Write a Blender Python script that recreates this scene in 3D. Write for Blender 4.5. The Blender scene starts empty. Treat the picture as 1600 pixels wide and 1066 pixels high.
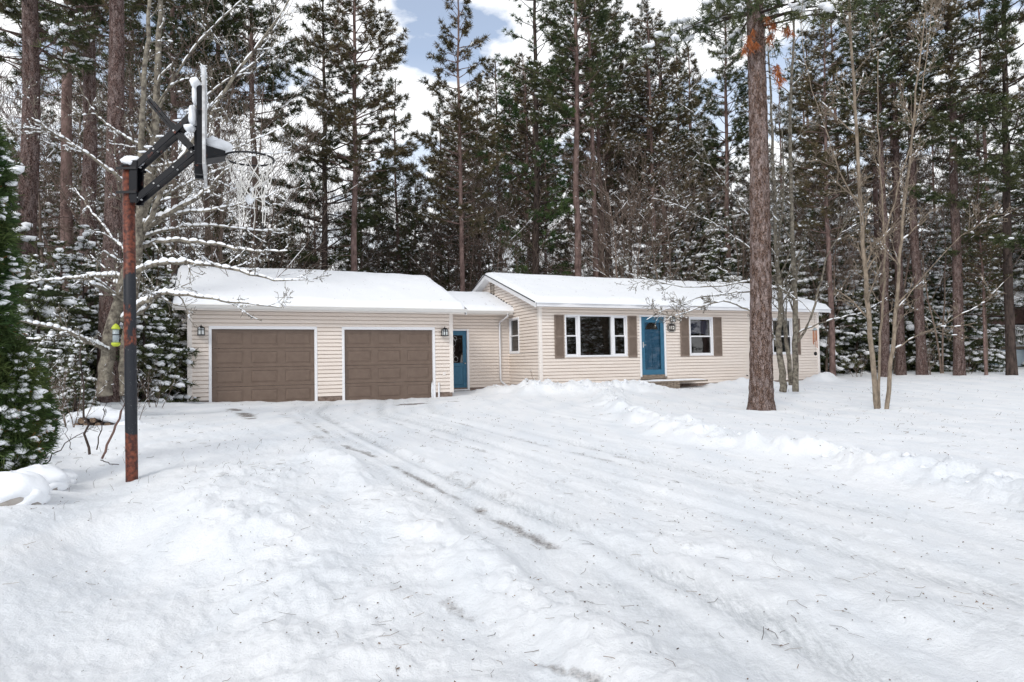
import bpy, math, random
import numpy as np
from mathutils import Matrix, Vector
random.seed(7); RNG = np.random.default_rng(11)
scene = bpy.context.scene
COL = scene.collection
# ------------------------------------------------------------------ camera
F, PITCH, ROLL, YAW, DIST, CAMZ = 1053.8, .0319, -.01707, .42613, 20.23, 1.2
_R = np.array([1., 0, 0]); _F = np.array([0, math.cos(PITCH), math.sin(PITCH)]); _U = np.array([0, -math.sin(PITCH), math.cos(PITCH)])
CR = _R*math.cos(ROLL)+_U*math.sin(ROLL); CU = -_R*math.sin(ROLL)+_U*math.cos(ROLL); CF = _F
cam_d = bpy.data.cameras.new('camera'); cam = bpy.data.objects.new('camera', cam_d); COL.objects.link(cam)
cam_d.sensor_width = 36; cam_d.lens = F/1600*36; cam_d.clip_end = 3000; cam_d.clip_start = .05
M4 = Matrix.Identity(4)
for i in range(3):
    M4[i][0] = CR[i]; M4[i][1] = CU[i]; M4[i][2] = -CF[i]
M4[2][3] = CAMZ
cam.matrix_world = M4
scene.camera = cam
def at(px, py, d):
    v = CF+CR*(px-800)/F+CU*(533-py)/F
    return v*d+np.array([0, 0, CAMZ])
def ground_px(px, py, z=.08):
    v = CF+CR*(px-800)/F+CU*(533-py)/F
    t = (z-CAMZ)/v[2]
    return (v*t)[:2]
TU = np.array([math.cos(YAW), math.sin(YAW)]); TV = np.array([-math.sin(YAW), math.cos(YAW)])
def house_xy(s, r):
    return TU*s+TV*(DIST+r)
# ------------------------------------------------------------------ noise
def vnoise(x, y, seed=0):
    xi = np.floor(x).astype(np.int64); yi = np.floor(y).astype(np.int64)
    fx = x-xi; fy = y-yi; fx = fx*fx*(3-2*fx); fy = fy*fy*(3-2*fy)
    def h(a, b):
        n = (a*374761393+b*668265263+seed*144665) & 0x7fffffff
        n = ((n ^ (n >> 13))*1274126177) & 0x7fffffff
        return ((n ^ (n >> 16)) & 0xffff)/65535.
    return (h(xi, yi)*(1-fx)+h(xi+1, yi)*fx)*(1-fy)+(h(xi, yi+1)*(1-fx)+h(xi+1, yi+1)*fx)*fy
def fbm(x, y, o=4, seed=0):
    a = 1.; s = 0.; t = 0.
    for k in range(o):
        s = s+a*(vnoise(x*2**k+17.3*k, y*2**k-9.1*k, seed+k)-.5); t += a; a *= .5
    return s/t*2
def polydist(x, y, pts):
    d = np.full(np.shape(x), 1e9)
    for (a, b) in zip(pts[:-1], pts[1:]):
        ax, ay = a; bx, by = b; dx, dy = bx-ax, by-ay
        t = np.clip(((x-ax)*dx+(y-ay)*dy)/(dx*dx+dy*dy+1e-9), 0, 1)
        d = np.minimum(d, np.hypot(x-ax-t*dx, y-ay-t*dy))
    return d
# ------------------------------------------------------------------ terrain
CTRL = [(-7.5, 17.5, .12), (-5.6, 19.4, .10), (-1.05, 21.4, .12), (-1.9, 24.5, .25), (1, 22.2, .18), (5.3, 24.2, .2), (9, 26, .2), (12.6, 27.6, .22), (-8, 25, .5), (0, 30, .4), (8, 33, .4),
        (20, 36, .52), (30, 40, .6), (12, 40, .52), (0, 45, .6), (-20, 40, .8), (6, 16, -.0), (8.6, 15.5, -.1), (15, 20, .05), (25, 20, .1), (20, 28, .3), (8.5, 21, .12), (30, 30, .4),
        (0, 2, .0), (3, 6, .0), (0, 6, .06), (-2, 9, .1), (-4, 13, .1), (-3.7, 6.5, .2), (-6.5, 9, .3), (-8, 10, .4), (-9, 17, .5), (-14, 25, .6), (-12, 14, .6), (2, 11, .06), (0, 16, .1), (3.5, 8.5, 0), (-5, 4, .1), (-9, 5, .3), (12, 8, 0), (0, -8, 0), (12, -8, 0), (-12, -8, .1)]
CX = np.array([c[0] for c in CTRL]); CY = np.array([c[1] for c in CTRL]); CZ = np.array([c[2] for c in CTRL])
def gbase(x, y):
    x = np.asarray(x, float); y = np.asarray(y, float)
    rr = np.hypot(x, y); bw = 1.3+rr*.07
    num = np.full(x.shape, .6*2e-3); den = np.full(x.shape, 2e-3)
    for cx, cy, cz in CTRL:
        w = np.exp(-((x-cx)**2+(y-cy)**2)/(2*bw*bw)); num = num+w*cz; den = den+w
    return num/den
DY = np.array([-20, 2.4, 4.35, 4.9, 7.41, 15.2, 22, 40]); DX = np.array([6., .95, .1, -.11, -1.28, -4.8, -6., -6.])
PX = lambda *pts: [tuple(ground_px(*p)) for p in pts]
BERM_L = PX((500, 725), (560, 760), (640, 805), (720, 860), (800, 910), (870, 960), (930, 1005), (1000, 1060), (1080, 1140))
BERM_R = [tuple(house_xy(11.3, -2.4))]+PX((960, 640), (1090, 680), (1250, 702), (1420, 733), (1600, 768), (1900, 830))
BERM_M = PX((1000, 835), (1150, 880), (1300, 920), (1500, 960), (1700, 1010))
BERM_E = PX((355, 760), (410, 850), (470, 960), (560, 1080))
PILE = [tuple(house_xy(*p)) for p in ((9.6, -.9), (10.6, -1.3), (12.2, -1.5), (13.2, -1.4))]
PILE2 = [tuple(house_xy(*p)) for p in ((9.0, 1.2), (9.5, .3), (9.9, -.5))]
PILE3 = [tuple(house_xy(*p)) for p in ((17.6, -1.0), (19.2, -.9))]
PILE4 = [tuple(house_xy(*p)) for p in ((22.3, -.7), (23.2, -.5))]
BARE = [(PX((480, 660), (540, 700), (620, 735), (700, 770), (780, 805), (860, 845)), .075, 1.35), (PX((500, 652), (580, 690), (680, 730), (790, 770)), .2, .8), (PX((900, 690), (1100, 735), (1300, 770)), .16, .8), (PX((1000, 830), (1150, 870)), .12, .7),
        (PX((700, 655), (840, 690), (960, 715), (1060, 745)), .12, .95), (PX((590, 650), (700, 690), (760, 705)), .1, .9),
        (PX((820, 1005), (870, 1035), (930, 1062)), .045, 1.2), (PX((700, 925), (760, 965), (830, 1010)), .06, .9),
        (PX((880, 745), (1000, 770), (1100, 800)), .12, .75), (PX((430, 650), (470, 672), (510, 700)), .14, .9),
        ([tuple(ground_px(*p, .12)) for p in ((612, 634), (655, 631))], .26, 2.6), ([tuple(ground_px(*p, .12)) for p in ((680, 630), (712, 628))], .2, 2.4),
        ([tuple(ground_px(*p, .12)) for p in ((366, 648), (385, 656), (400, 664))], .2, 1.7), (PX((330, 640), (500, 636)), .07, .8), ([tuple(house_xy(8.2, 1.8)), tuple(house_xy(9.2, .6))], .25, .8)]
DIPS = PX((120, 700), (190, 860)), PX((160, 830), (230, 870), (330, 880)), PX((60, 960), (230, 990), (330, 950))
def ground_z(x, y, detail=True):
    x = np.asarray(x, float); y = np.asarray(y, float)
    z = gbase(x, y)
    c = x-np.interp(y, DY, DX)
    rr = np.hypot(x, y)
    on = np.clip((c+.6)/.8, 0, 1)*np.clip((5.2-c+np.clip(y-9, 0, 8)*.3)/.8, 0, 1)*np.clip((24-y)/3, 0, 1)   # driven surface
    off = 1-on
    z = z+off*fbm(x*.55, y*.55, 3, 3)*.065*np.clip(rr/3, .4, 1)*np.where(x < c*0, 1, .5)
    if detail:
        z = z+on*fbm(c*2.2, y*.15, 3, 8)*.035+on*fbm(c*9, y*1.1, 3, 9)*.008
        z = z+fbm(x*3.1, y*3.1, 4, 20)*.026*(off*.8+.2)+fbm(x*11, y*11, 3, 27)*.009*np.clip(12/(rr+1), 0, 1)*(off*.8+.3)+np.abs(fbm(x*6.3, y*6.3, 3, 28))*.014*(off*.8+.15)
        for c0, dp_ in ((.35, .022), (.05, .012), (1.85, .020), (2.2, .012), (3.1, .014), (-.35, .012)):      # tyre ruts
            ww = .11; z = z-on*dp_*np.exp(-((c-c0-.05*np.sin(y*.5+c0))/ww)**2)+on*dp_*.5*np.exp(-((c-c0-.17-.05*np.sin(y*.5+c0))/.06)**2)
        z = z+(.010*np.abs(fbm(x*19, y*19, 3, 61))+.012*np.abs(fbm(x*8, y*9, 4, 62)))*np.clip(1.3-rr/12, 0, 1)*(off*.7+.45)
        z = z+on*(np.abs(fbm(c*7+.3*fbm(x, y, 2, 5), y*.10, 3, 12)))*.016*np.clip(1.2-rr/22, .2, 1)
        for tx_, ty_, tr_ in ((5.85, 16.05, .42), (8.6, 15.9, .3), (8.5, 20.6, .35)):
            dd_ = np.hypot(x-tx_, y-ty_); z = z-.07*np.exp(-(dd_/tr_)**2)+.035*np.exp(-((dd_-tr_*1.7)/.2)**2)
        lump = .8*np.clip(vnoise(x*3.3, y*3.3, 31)*1.3-.2, 0, 1)+.5*np.clip(vnoise(x*7.5, y*7.5, 35)*1.5-.3, 0, 1)+.38*vnoise(x*15, y*15, 36)+.2*vnoise(x*31, y*31, 37)
        def berm(pts, w, h, base=.4):
            d = polydist(x+fbm(x*1.7, y*1.7, 2, 40)*w*.6, y, pts)
            return h*np.exp(-(d/w)**2)*(base+lump)
        z = z+berm(BERM_L, .24, .075)+berm(BERM_R, .40, .15)+berm(BERM_M, .5, .05)+berm(BERM_E, .5, .07, .2)
        z = z+berm(PILE, .75, .17, 1.1)+berm(PILE2, .55, .13, 1)+berm(PILE3, .7, .12, 1.2)+berm(PILE4, .5, .16, 1)
        # scattered clods beside the driven way
        z = z+np.clip(vnoise(x*9.7, y*9.7, 51)-.74, 0, 1)*.10*np.clip(1-abs(rr-6)/7, 0, 1)*(on*.5+.4)
        for pts, w, k in BARE[:7]:
            z = z-.022*min(k, 1)*np.exp(-(polydist(x, y, pts)/(w*1.3))**2)
        for D in DIPS:
            z = z-.10*np.exp(-(polydist(x, y, D)/.42)**2)
    return z
def gz(x, y): return float(ground_z(np.array([x]), np.array([y]))[0])
# ------------------------------------------------------------------ materials
def mat(name, col, rough=.7, nodes=None, spec=.3, metal=0):
    m = bpy.data.materials.new(name); m.use_nodes = True
    b = m.node_tree.nodes['Principled BSDF']
    b.inputs['Base Color'].default_value = (*col, 1); b.inputs['Roughness'].default_value = rough
    b.inputs['Specular IOR Level'].default_value = spec; b.inputs['Metallic'].default_value = metal
    if nodes: nodes(m.node_tree, b)
    return m
def N(t, k, **kw):
    n = t.nodes.new(k)
    for a, v in kw.items():
        if a in n.inputs: n.inputs[a].default_value = v
        else: setattr(n, a, v)
    return n
def noise_col(c1, c2, scale=5, detail=6, lo=.35, hi=.65, stretch=None, bump=0, bscale=None, rand=0, island=0, coord='Object'):
    def f(t, b):
        tc = N(t, 'ShaderNodeTexCoord'); src = tc.outputs[coord]
        if stretch:
            mp = N(t, 'ShaderNodeMapping'); mp.inputs['Scale'].default_value = stretch; t.links.new(src, mp.inputs[0]); src = mp.outputs[0]
        n = N(t, 'ShaderNodeTexNoise', Scale=scale, Detail=detail, Roughness=.65); t.links.new(src, n.inputs['Vector'])
        r = N(t, 'ShaderNodeValToRGB'); r.color_ramp.elements[0].position = lo; r.color_ramp.elements[1].position = hi
        r.color_ramp.elements[0].color = (*c1, 1); r.color_ramp.elements[1].color = (*c2, 1)
        t.links.new(n.outputs['Fac'], r.inputs[0]); out = r.outputs[0]
        if rand or island:
            hs = N(t, 'ShaderNodeHueSaturation'); mr = N(t, 'ShaderNodeMapRange')
            if island:
                g = N(t, 'ShaderNodeNewGeometry'); t.links.new(g.outputs['Random Per Island'], mr.inputs[0]); k = island
            else:
                oi = N(t, 'ShaderNodeObjectInfo'); t.links.new(oi.outputs['Random'], mr.inputs[0]); k = rand
            mr.inputs[3].default_value = 1-k; mr.inputs[4].default_value = 1+k
            t.links.new(mr.outputs[0], hs.inputs['Value']); t.links.new(out, hs.inputs['Color']); out = hs.outputs[0]
        t.links.new(out, b.inputs['Base Color'])
        if bump:
            n2 = N(t, 'ShaderNodeTexNoise', Scale=bscale or scale*3, Detail=4); t.links.new(src, n2.inputs['Vector'])
            bp = N(t, 'ShaderNodeBump', Strength=bump, Distance=.02); t.links.new(n2.outputs['Fac'], bp.inputs['Height']); t.links.new(bp.outputs[0], b.inputs['Normal'])
    return f
def bark(c1, c2, c3, sc=1.):
    def f(t, b):
        tc = N(t, 'ShaderNodeTexCoord')
        mp = N(t, 'ShaderNodeMapping'); mp.inputs['Scale'].default_value = (1, 1, .34); t.links.new(tc.outputs['Object'], mp.inputs[0])
        v = N(t, 'ShaderNodeTexVoronoi', Scale=34*sc, feature='DISTANCE_TO_EDGE'); 
        n0 = N(t, 'ShaderNodeTexNoise', Scale=9*sc, Detail=5); t.links.new(mp.outputs[0], n0.inputs['Vector'])
        mx = N(t, 'ShaderNodeMix', data_type='VECTOR'); mx.inputs[0].default_value = .30; t.links.new(mp.outputs[0], mx.inputs[4]); t.links.new(n0.outputs['Color'], mx.inputs[5]); t.links.new(mx.outputs[1], v.inputs['Vector'])
        r = N(t, 'ShaderNodeValToRGB'); e = r.color_ramp.elements; e[0].position = .0; e[1].position = .16; e[0].color = (*c1, 1); e[1].color = (*c2, 1)
        t.links.new(v.outputs['Distance'], r.inputs[0])
        n = N(t, 'ShaderNodeTexNoise', Scale=13*sc, Detail=7, Roughness=.7); t.links.new(mp.outputs[0], n.inputs['Vector'])
        r2 = N(t, 'ShaderNodeValToRGB'); r2.color_ramp.elements[0].position = .45; r2.color_ramp.elements[1].position = .62
        t.links.new(n.outputs['Fac'], r2.inputs[0])
        m2 = N(t, 'ShaderNodeMix', data_type='RGBA'); t.links.new(r2.outputs[0], m2.inputs[0]); t.links.new(r.outputs[0], m2.inputs[6]); m2.inputs[7].default_value = (*c3, 1)
        m3 = N(t, 'ShaderNodeMix', data_type='RGBA', blend_type='MULTIPLY'); m3.inputs[0].default_value = .8; t.links.new(m2.outputs[2], m3.inputs[6])
        r3 = N(t, 'ShaderNodeValToRGB'); r3.color_ramp.elements[0].position = 0; r3.color_ramp.elements[1].position = .1; r3.color_ramp.elements[0].color = (.25, .22, .2, 1)
        r3.color_ramp.elements[1].position = .2; r3.color_ramp.elements[0].color = (.14, .12, .11, 1); t.links.new(v.outputs['Distance'], r3.inputs[0]); t.links.new(r3.outputs[0], m3.inputs[7])
        t.links.new(m3.outputs[2], b.inputs['Base Color'])
        bp = N(t, 'ShaderNodeBump', Strength=.9, Distance=.03); t.links.new(v.outputs['Distance'], bp.inputs['Height']); t.links.new(bp.outputs[0], b.inputs['Normal'])
    return f
SNOWC = (.86, .88, .91)
def snow_nodes(t, b):
    tc = N(t, 'ShaderNodeTexCoord')
    n = N(t, 'ShaderNodeTexNoise', Scale=14, Detail=6, Roughness=.6); t.links.new(tc.outputs['Object'], n.inputs['Vector'])
    bp = N(t, 'ShaderNodeBump', Strength=.35, Distance=.03); t.links.new(n.outputs['Fac'], bp.inputs['Height']); t.links.new(bp.outputs[0], b.inputs['Normal'])
def ground_nodes(t, b):
    tc = N(t, 'ShaderNodeTexCoord')
    a = N(t, 'ShaderNodeAttribute', attribute_name='bare')
    n = N(t, 'ShaderNodeTexNoise', Scale=26, Detail=8, Roughness=.8); t.links.new(tc.outputs['Object'], n.inputs['Vector'])
    mp = N(t, 'ShaderNodeMapping'); mp.inputs['Rotation'].default_value = (0, 0, math.radians(23)); mp.inputs['Scale'].default_value = (1.6, .35, 1); t.links.new(tc.outputs['Object'], mp.inputs[0])
    nn = N(t, 'ShaderNodeTexNoise', Scale=9, Detail=6, Roughness=.7); t.links.new(mp.outputs[0], nn.inputs['Vector'])
    av = N(t, 'ShaderNodeMath', operation='ADD'); t.links.new(n.outputs['Fac'], av.inputs[0]); t.links.new(nn.outputs['Fac'], av.inputs[1])
    ml = N(t, 'ShaderNodeMath', operation='MULTIPLY_ADD'); ml.inputs[1].default_value = .62; t.links.new(a.outputs['Fac'], ml.inputs[0]); t.links.new(av.outputs[0], ml.inputs[2])
    r = N(t, 'ShaderNodeValToRGB'); r.color_ramp.elements[0].position = .0; r.color_ramp.elements[1].position = 1.0
    sub = N(t, 'ShaderNodeMapRange'); sub.inputs[1].default_value = 1.40; sub.inputs[2].default_value = 1.95; t.links.new(ml.outputs[0], sub.inputs[0])
    n3 = N(t, 'ShaderNodeTexNoise', Scale=60, Detail=4); t.links.new(tc.outputs['Object'], n3.inputs['Vector'])
    g = N(t, 'ShaderNodeValToRGB'); g.color_ramp.elements[0].color = (.07, .062, .06, 1); g.color_ramp.elements[1].color = (.50, .47, .45, 1)
    g.color_ramp.elements[0].position = .35; g.color_ramp.elements[1].position = .65; t.links.new(n3.outputs['Fac'], g.inputs[0])
    # faint packed / fresh snow tone differences
    n4 = N(t, 'ShaderNodeTexNoise', Scale=1.3, Detail=5); t.links.new(mp.outputs[0], n4.inputs['Vector'])
    s = N(t, 'ShaderNodeValToRGB'); s.color_ramp.elements[0].color = (.80, .83, .865, 1); s.color_ramp.elements[1].color = (.88, .895, .915, 1)
    s.color_ramp.elements[0].position = .35; s.color_ramp.elements[1].position = .6; t.links.new(n4.outputs['Fac'], s.inputs[0])
    m = N(t, 'ShaderNodeMix', data_type='RGBA'); t.links.new(sub.outputs[0], m.inputs[0]); pa = N(t, 'ShaderNodeAttribute', attribute_name='packed'); n6 = N(t, 'ShaderNodeTexNoise', Scale=20, Detail=7, Roughness=.8); t.links.new(mp.outputs[0], n6.inputs['Vector'])
    pm = N(t, 'ShaderNodeMath', operation='MULTIPLY'); t.links.new(pa.outputs['Fac'], pm.inputs[0]); pr = N(t, 'ShaderNodeMapRange'); pr.inputs[1].default_value = .38; pr.inputs[2].default_value = .62; t.links.new(n6.outputs['Fac'], pr.inputs[0]); t.links.new(pr.outputs[0], pm.inputs[1])
    pmx = N(t, 'ShaderNodeMix', data_type='RGBA'); t.links.new(pm.outputs[0], pmx.inputs[0]); t.links.new(s.outputs[0], pmx.inputs[6]); pmx.inputs[7].default_value = (.50, .525, .545, 1)
    t.links.new(pmx.outputs[2], m.inputs[6]); t.links.new(g.outputs[0], m.inputs[7])
    t.links.new(m.outputs[2], b.inputs['Base Color'])
    n5 = N(t, 'ShaderNodeTexNoise', Scale=30, Detail=9, Roughness=.72); t.links.new(tc.outputs['Object'], n5.inputs['Vector'])
    bp = N(t, 'ShaderNodeBump', Strength=.8, Distance=.03); t.links.new(n5.outputs['Fac'], bp.inputs['Height']); t.links.new(bp.outputs[0], b.inputs['Normal'])
M = {}
M['snow'] = mat('snow', SNOWC, .8, snow_nodes, .2)
M['snow_crumb'] = mat('snow_crumb', (.78, .80, .83), .8, snow_nodes, .2)
M['branch_snow'] = mat('branch_snow', (.90, .92, .95), .8, None, .2)
M['ground'] = mat('snowy_ground', SNOWC, .75, ground_nodes, .25)
M['siding'] = mat('cream_vinyl_siding', (.76, .67, .60), .5, noise_col((.79, .70, .625), (.84, .755, .685), 1.6, 5, stretch=(.4, .4, 2)), .3)
M['trim'] = mat('white_trim', (.82, .82, .84), .4)
M['cream_trim'] = mat('cream_trim', (.83, .77, .72), .45)
M['gutter'] = mat('gutter', (.78, .76, .73), .4)
M['gdoor'] = mat('brown_garage_door', (.15, .108, .085), .45, noise_col((.15, .105, .08), (.178, .128, .099), 6, 5, bump=.1, bscale=90), .35)
M['shutter'] = mat('taupe_shutter', (.21, .16, .13), .55, noise_col((.19, .145, .115), (.235, .18, .148), 5))
M['blue'] = mat('blue_door_paint', (.04, .145, .235), .35, noise_col((.034, .13, .215), (.048, .16, .255), 4))
M['black'] = mat('black_metal', (.008, .008, .010), .4, None, .35)
M['foundation'] = mat('brown_foundation', (.2, .15, .12), .9, noise_col((.14, .10, .08), (.30, .23, .19), 9, 6, bump=.6))
M['wood'] = mat('weathered_wood', (.25, .2, .15), .85, noise_col((.13, .10, .08), (.34, .28, .22), 7, 6, stretch=(1, 1, 6), bump=.5))
M['shingle'] = mat('dark_shingle', (.05, .05, .055), .9)
M['dark'] = mat('dark_interior', (.03, .025, .02), .9)
M['interior'] = mat('interior_wall', (.12, .09, .07), .9)
M['blind'] = mat('wood_blind', (.16, .06, .03), .5)
M['curtain'] = mat('lavender_curtain', (.33, .30, .45), .9)
M['lampglass'] = mat('frosted_lamp_glass', (.75, .78, .78), .3)
M['plaque'] = mat('plaque_face', (.04, .032, .03), .5)
M['plaque_letter'] = mat('plaque_letter', (.85, .82, .76), .5)
M['concrete'] = mat('concrete', (.35, .32, .29), .9, noise_col((.28, .26, .24), (.42, .39, .36), 8))
M['bark_pine'] = mat('pine_bark', (.2, .13, .1), .95, bark((.03, .02, .018), (.19, .125, .11), (.30, .235, .22)), .1)
M['bark_big'] = mat('scaly_pine_bark', (.2, .13, .1), .95, bark((.03, .02, .018), (.22, .145, .115), (.42, .34, .32), 1.), .1)
M['bark_far'] = mat('reddish_pine_bark', (.17, .11, .095), .95, noise_col((.10, .065, .058), (.28, .195, .175), 6, 6, stretch=(1, 1, .4), bump=.6, bscale=18, rand=.25), .1)
M['bark_dark'] = mat('dark_bark', (.06, .045, .04), .95, noise_col((.03, .024, .022), (.10, .075, .065), 8, 6, stretch=(1, 1, .3), bump=.6), .1)
M['bark_tan'] = mat('tan_sapling_bark', (.3, .22, .16), .9, noise_col((.14, .112, .086), (.32, .26, .20), 14, 6, stretch=(1, 1, .4), bump=.3, rand=.15), .1)
M['bark_lichen'] = mat('lichen_grey_bark', (.3, .3, .24), .95, noise_col((.07, .058, .05), (.30, .27, .215), 11, 7, bump=.6), .1)
M['twig'] = mat('grey_twig', (.16, .12, .10), .9, noise_col((.12, .09, .075), (.22, .17, .14), 5, 2, rand=.3), .1)
M['needle'] = mat('dark_pine_needles', (.05, .07, .03), .7, noise_col((.042, .062, .025), (.105, .11, .05), .9, 3, island=.45), .2)
M['needle_brown'] = mat('bronze_pine_needles', (.07, .065, .035), .7, noise_col((.055, .056, .027), (.15, .115, .062), .9, 3, island=.45), .2)
M['needle_green'] = mat('bright_pine_needles', (.07, .12, .04), .7, noise_col((.03, .07, .022), (.09, .13, .045), .8, 3, island=.4), .2)
M['needle_olive'] = mat('olive_hemlock_needles', (.09, .11, .035), .7, noise_col((.05, .075, .022), (.13, .135, .05), .8, 3, island=.4), .2)
M['needle_cedar'] = mat('cedar_foliage', (.04, .075, .03), .7, noise_col((.03, .07, .022), (.10, .13, .04), 2.5, 3, island=.4), .2)
M['needle_orange'] = mat('dead_orange_needles', (.42, .14, .05), .8, noise_col((.30, .09, .035), (.52, .2, .08), 6, 3, island=.3), .2)
M['grass'] = mat('dry_litter', (.12, .08, .06), .9, noise_col((.06, .045, .038), (.22, .15, .10), 3, 2, island=.4), .1)
M['neighbour'] = mat('brown_neighbour_wall', (.2, .12, .1), .8, noise_col((.16, .09, .075), (.24, .15, .125), 4))
def rust_nodes(t, b):
    tc = N(t, 'ShaderNodeTexCoord')
    mp = N(t, 'ShaderNodeMapping'); mp.inputs['Scale'].default_value = (1, 1, .35); t.links.new(tc.outputs['Object'], mp.inputs[0])
    n = N(t, 'ShaderNodeTexNoise', Scale=11, Detail=9, Roughness=.72); t.links.new(mp.outputs[0], n.inputs['Vector'])
    sx = N(t, 'ShaderNodeSeparateXYZ'); t.links.new(tc.outputs['Object'], sx.inputs[0])
    c = N(t, 'ShaderNodeFloatCurve')
    mr = N(t, 'ShaderNodeMapRange'); mr.inputs[1].default_value = 0; mr.inputs[2].default_value = 3.1; t.links.new(sx.outputs[2], mr.inputs[0]); t.links.new(mr.outputs[0], c.inputs['Value'])
    cv = c.mapping.curves[0]
    cv.points[0].location = (0, .72); cv.points[1].location = (1, .8)
    for p in ((.17, .72), (.21, .30), (.42, .42), (.5, .60), (.58, .55), (.625, .3), (.66, .38), (.73, .8)): cv.points.new(*p)
    c.mapping.update()
    # rust favours the side away from the driveway
    sg = N(t, 'ShaderNodeMath', operation='MULTIPLY_ADD'); sg.inputs[1].default_value = -2.2; t.links.new(sx.outputs[0], sg.inputs[0]); t.links.new(c.outputs[0], sg.inputs[2])
    ad = N(t, 'ShaderNodeMath', operation='ADD'); t.links.new(sg.outputs[0], ad.inputs[0]); t.links.new(n.outputs['Fac'], ad.inputs[1])
    st = N(t, 'ShaderNodeMapRange'); st.inputs[1].default_value = 1.0; st.inputs[2].default_value = 1.03; t.links.new(ad.outputs[0], st.inputs[0])
    n2 = N(t, 'ShaderNodeTexNoise', Scale=30, Detail=6); t.links.new(tc.outputs['Object'], n2.inputs['Vector'])
    r = N(t, 'ShaderNodeValToRGB'); r.color_ramp.elements[0].position = .38; r.color_ramp.elements[1].position = .68
    r.color_ramp.elements[0].color = (.045, .013, .010, 1); r.color_ramp.elements[1].color = (.22, .06, .03, 1); t.links.new(n2.outputs['Fac'], r.inputs[0])
    n3 = N(t, 'ShaderNodeTexNoise', Scale=45, Detail=5, Roughness=.8); t.links.new(tc.outputs['Object'], n3.inputs['Vector'])
    k = N(t, 'ShaderNodeValToRGB'); k.color_ramp.elements[0].position = .62; k.color_ramp.elements[1].position = .7
    k.color_ramp.elements[0].color = (.012, .014, .02, 1); k.color_ramp.elements[1].color = (.22, .22, .22, 1); t.links.new(n3.outputs['Fac'], k.inputs[0])
    m = N(t, 'ShaderNodeMix', data_type='RGBA'); t.links.new(st.outputs[0], m.inputs[0]); t.links.new(k.outputs[0], m.inputs[6]); t.links.new(r.outputs[0], m.inputs[7])
    t.links.new(m.outputs[2], b.inputs['Base Color'])
    bp = N(t, 'ShaderNodeBump', Strength=.5, Distance=.004); t.links.new(st.outputs[0], bp.inputs['Height']); t.links.new(bp.outputs[0], b.inputs['Normal'])
M['rust'] = mat('rusty_black_paint', (.1, .03, .02), .55, rust_nodes, .4)
M['rust_bits'] = mat('black_paint_with_rust_specks', (.02, .02, .025), .4, noise_col((.003, .0035, .006), (.16, .05, .03), 14, 6, .62, .72), .3)
M['steel'] = mat('worn_grey_board', (.5, .5, .5), .5, noise_col((.35, .34, .33), (.72, .73, .74), 9, 6), .4)
M['net'] = mat('white_net_cord', (.72, .70, .66), .9)
M['yellow'] = mat('yellow_plastic', (.48, .56, .05), .4)
M['clear'] = mat('grey_plastic', (.35, .40, .42), .25)
M['log'] = mat('cut_log_end', (.2, .14, .09), .9, noise_col((.10, .07, .05), (.30, .21, .14), 20))
def glass_mat(name, tint, refl=.16):
    m = bpy.data.materials.new(name); m.use_nodes = True; t = m.node_tree; t.nodes.remove(t.nodes['Principled BSDF'])
    out = t.nodes['Material Output']
    tr = N(t, 'ShaderNodeBsdfTransparent'); tr.inputs[0].default_value = (*tint, 1)
    gl = N(t, 'ShaderNodeBsdfGlossy'); gl.inputs['Roughness'].default_value = .02
    n = N(t, 'ShaderNodeTexNoise', Scale=1.5, Detail=1); bp = N(t, 'ShaderNodeBump', Strength=.08, Distance=.02); t.links.new(n.outputs['Fac'], bp.inputs['Height']); t.links.new(bp.outputs[0], gl.inputs['Normal'])
    fr = N(t, 'ShaderNodeFresnel', IOR=1.22); ad = N(t, 'ShaderNodeMath', operation='ADD'); ad.inputs[1].default_value = refl-.01; t.links.new(fr.outputs[0], ad.inputs[0])
    mx = N(t, 'ShaderNodeMixShader'); t.links.new(ad.outputs[0], mx.inputs[0]); t.links.new(tr.outputs[0], mx.inputs[1]); t.links.new(gl.outputs[0], mx.inputs[2]); t.links.new(mx.outputs[0], out.inputs[0])
    return m
M['glass'] = glass_mat('window_glass', (.4, .45, .45), .13)
M['storm'] = glass_mat('storm_door_glass', (.93, .96, 1.), .07)
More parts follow.
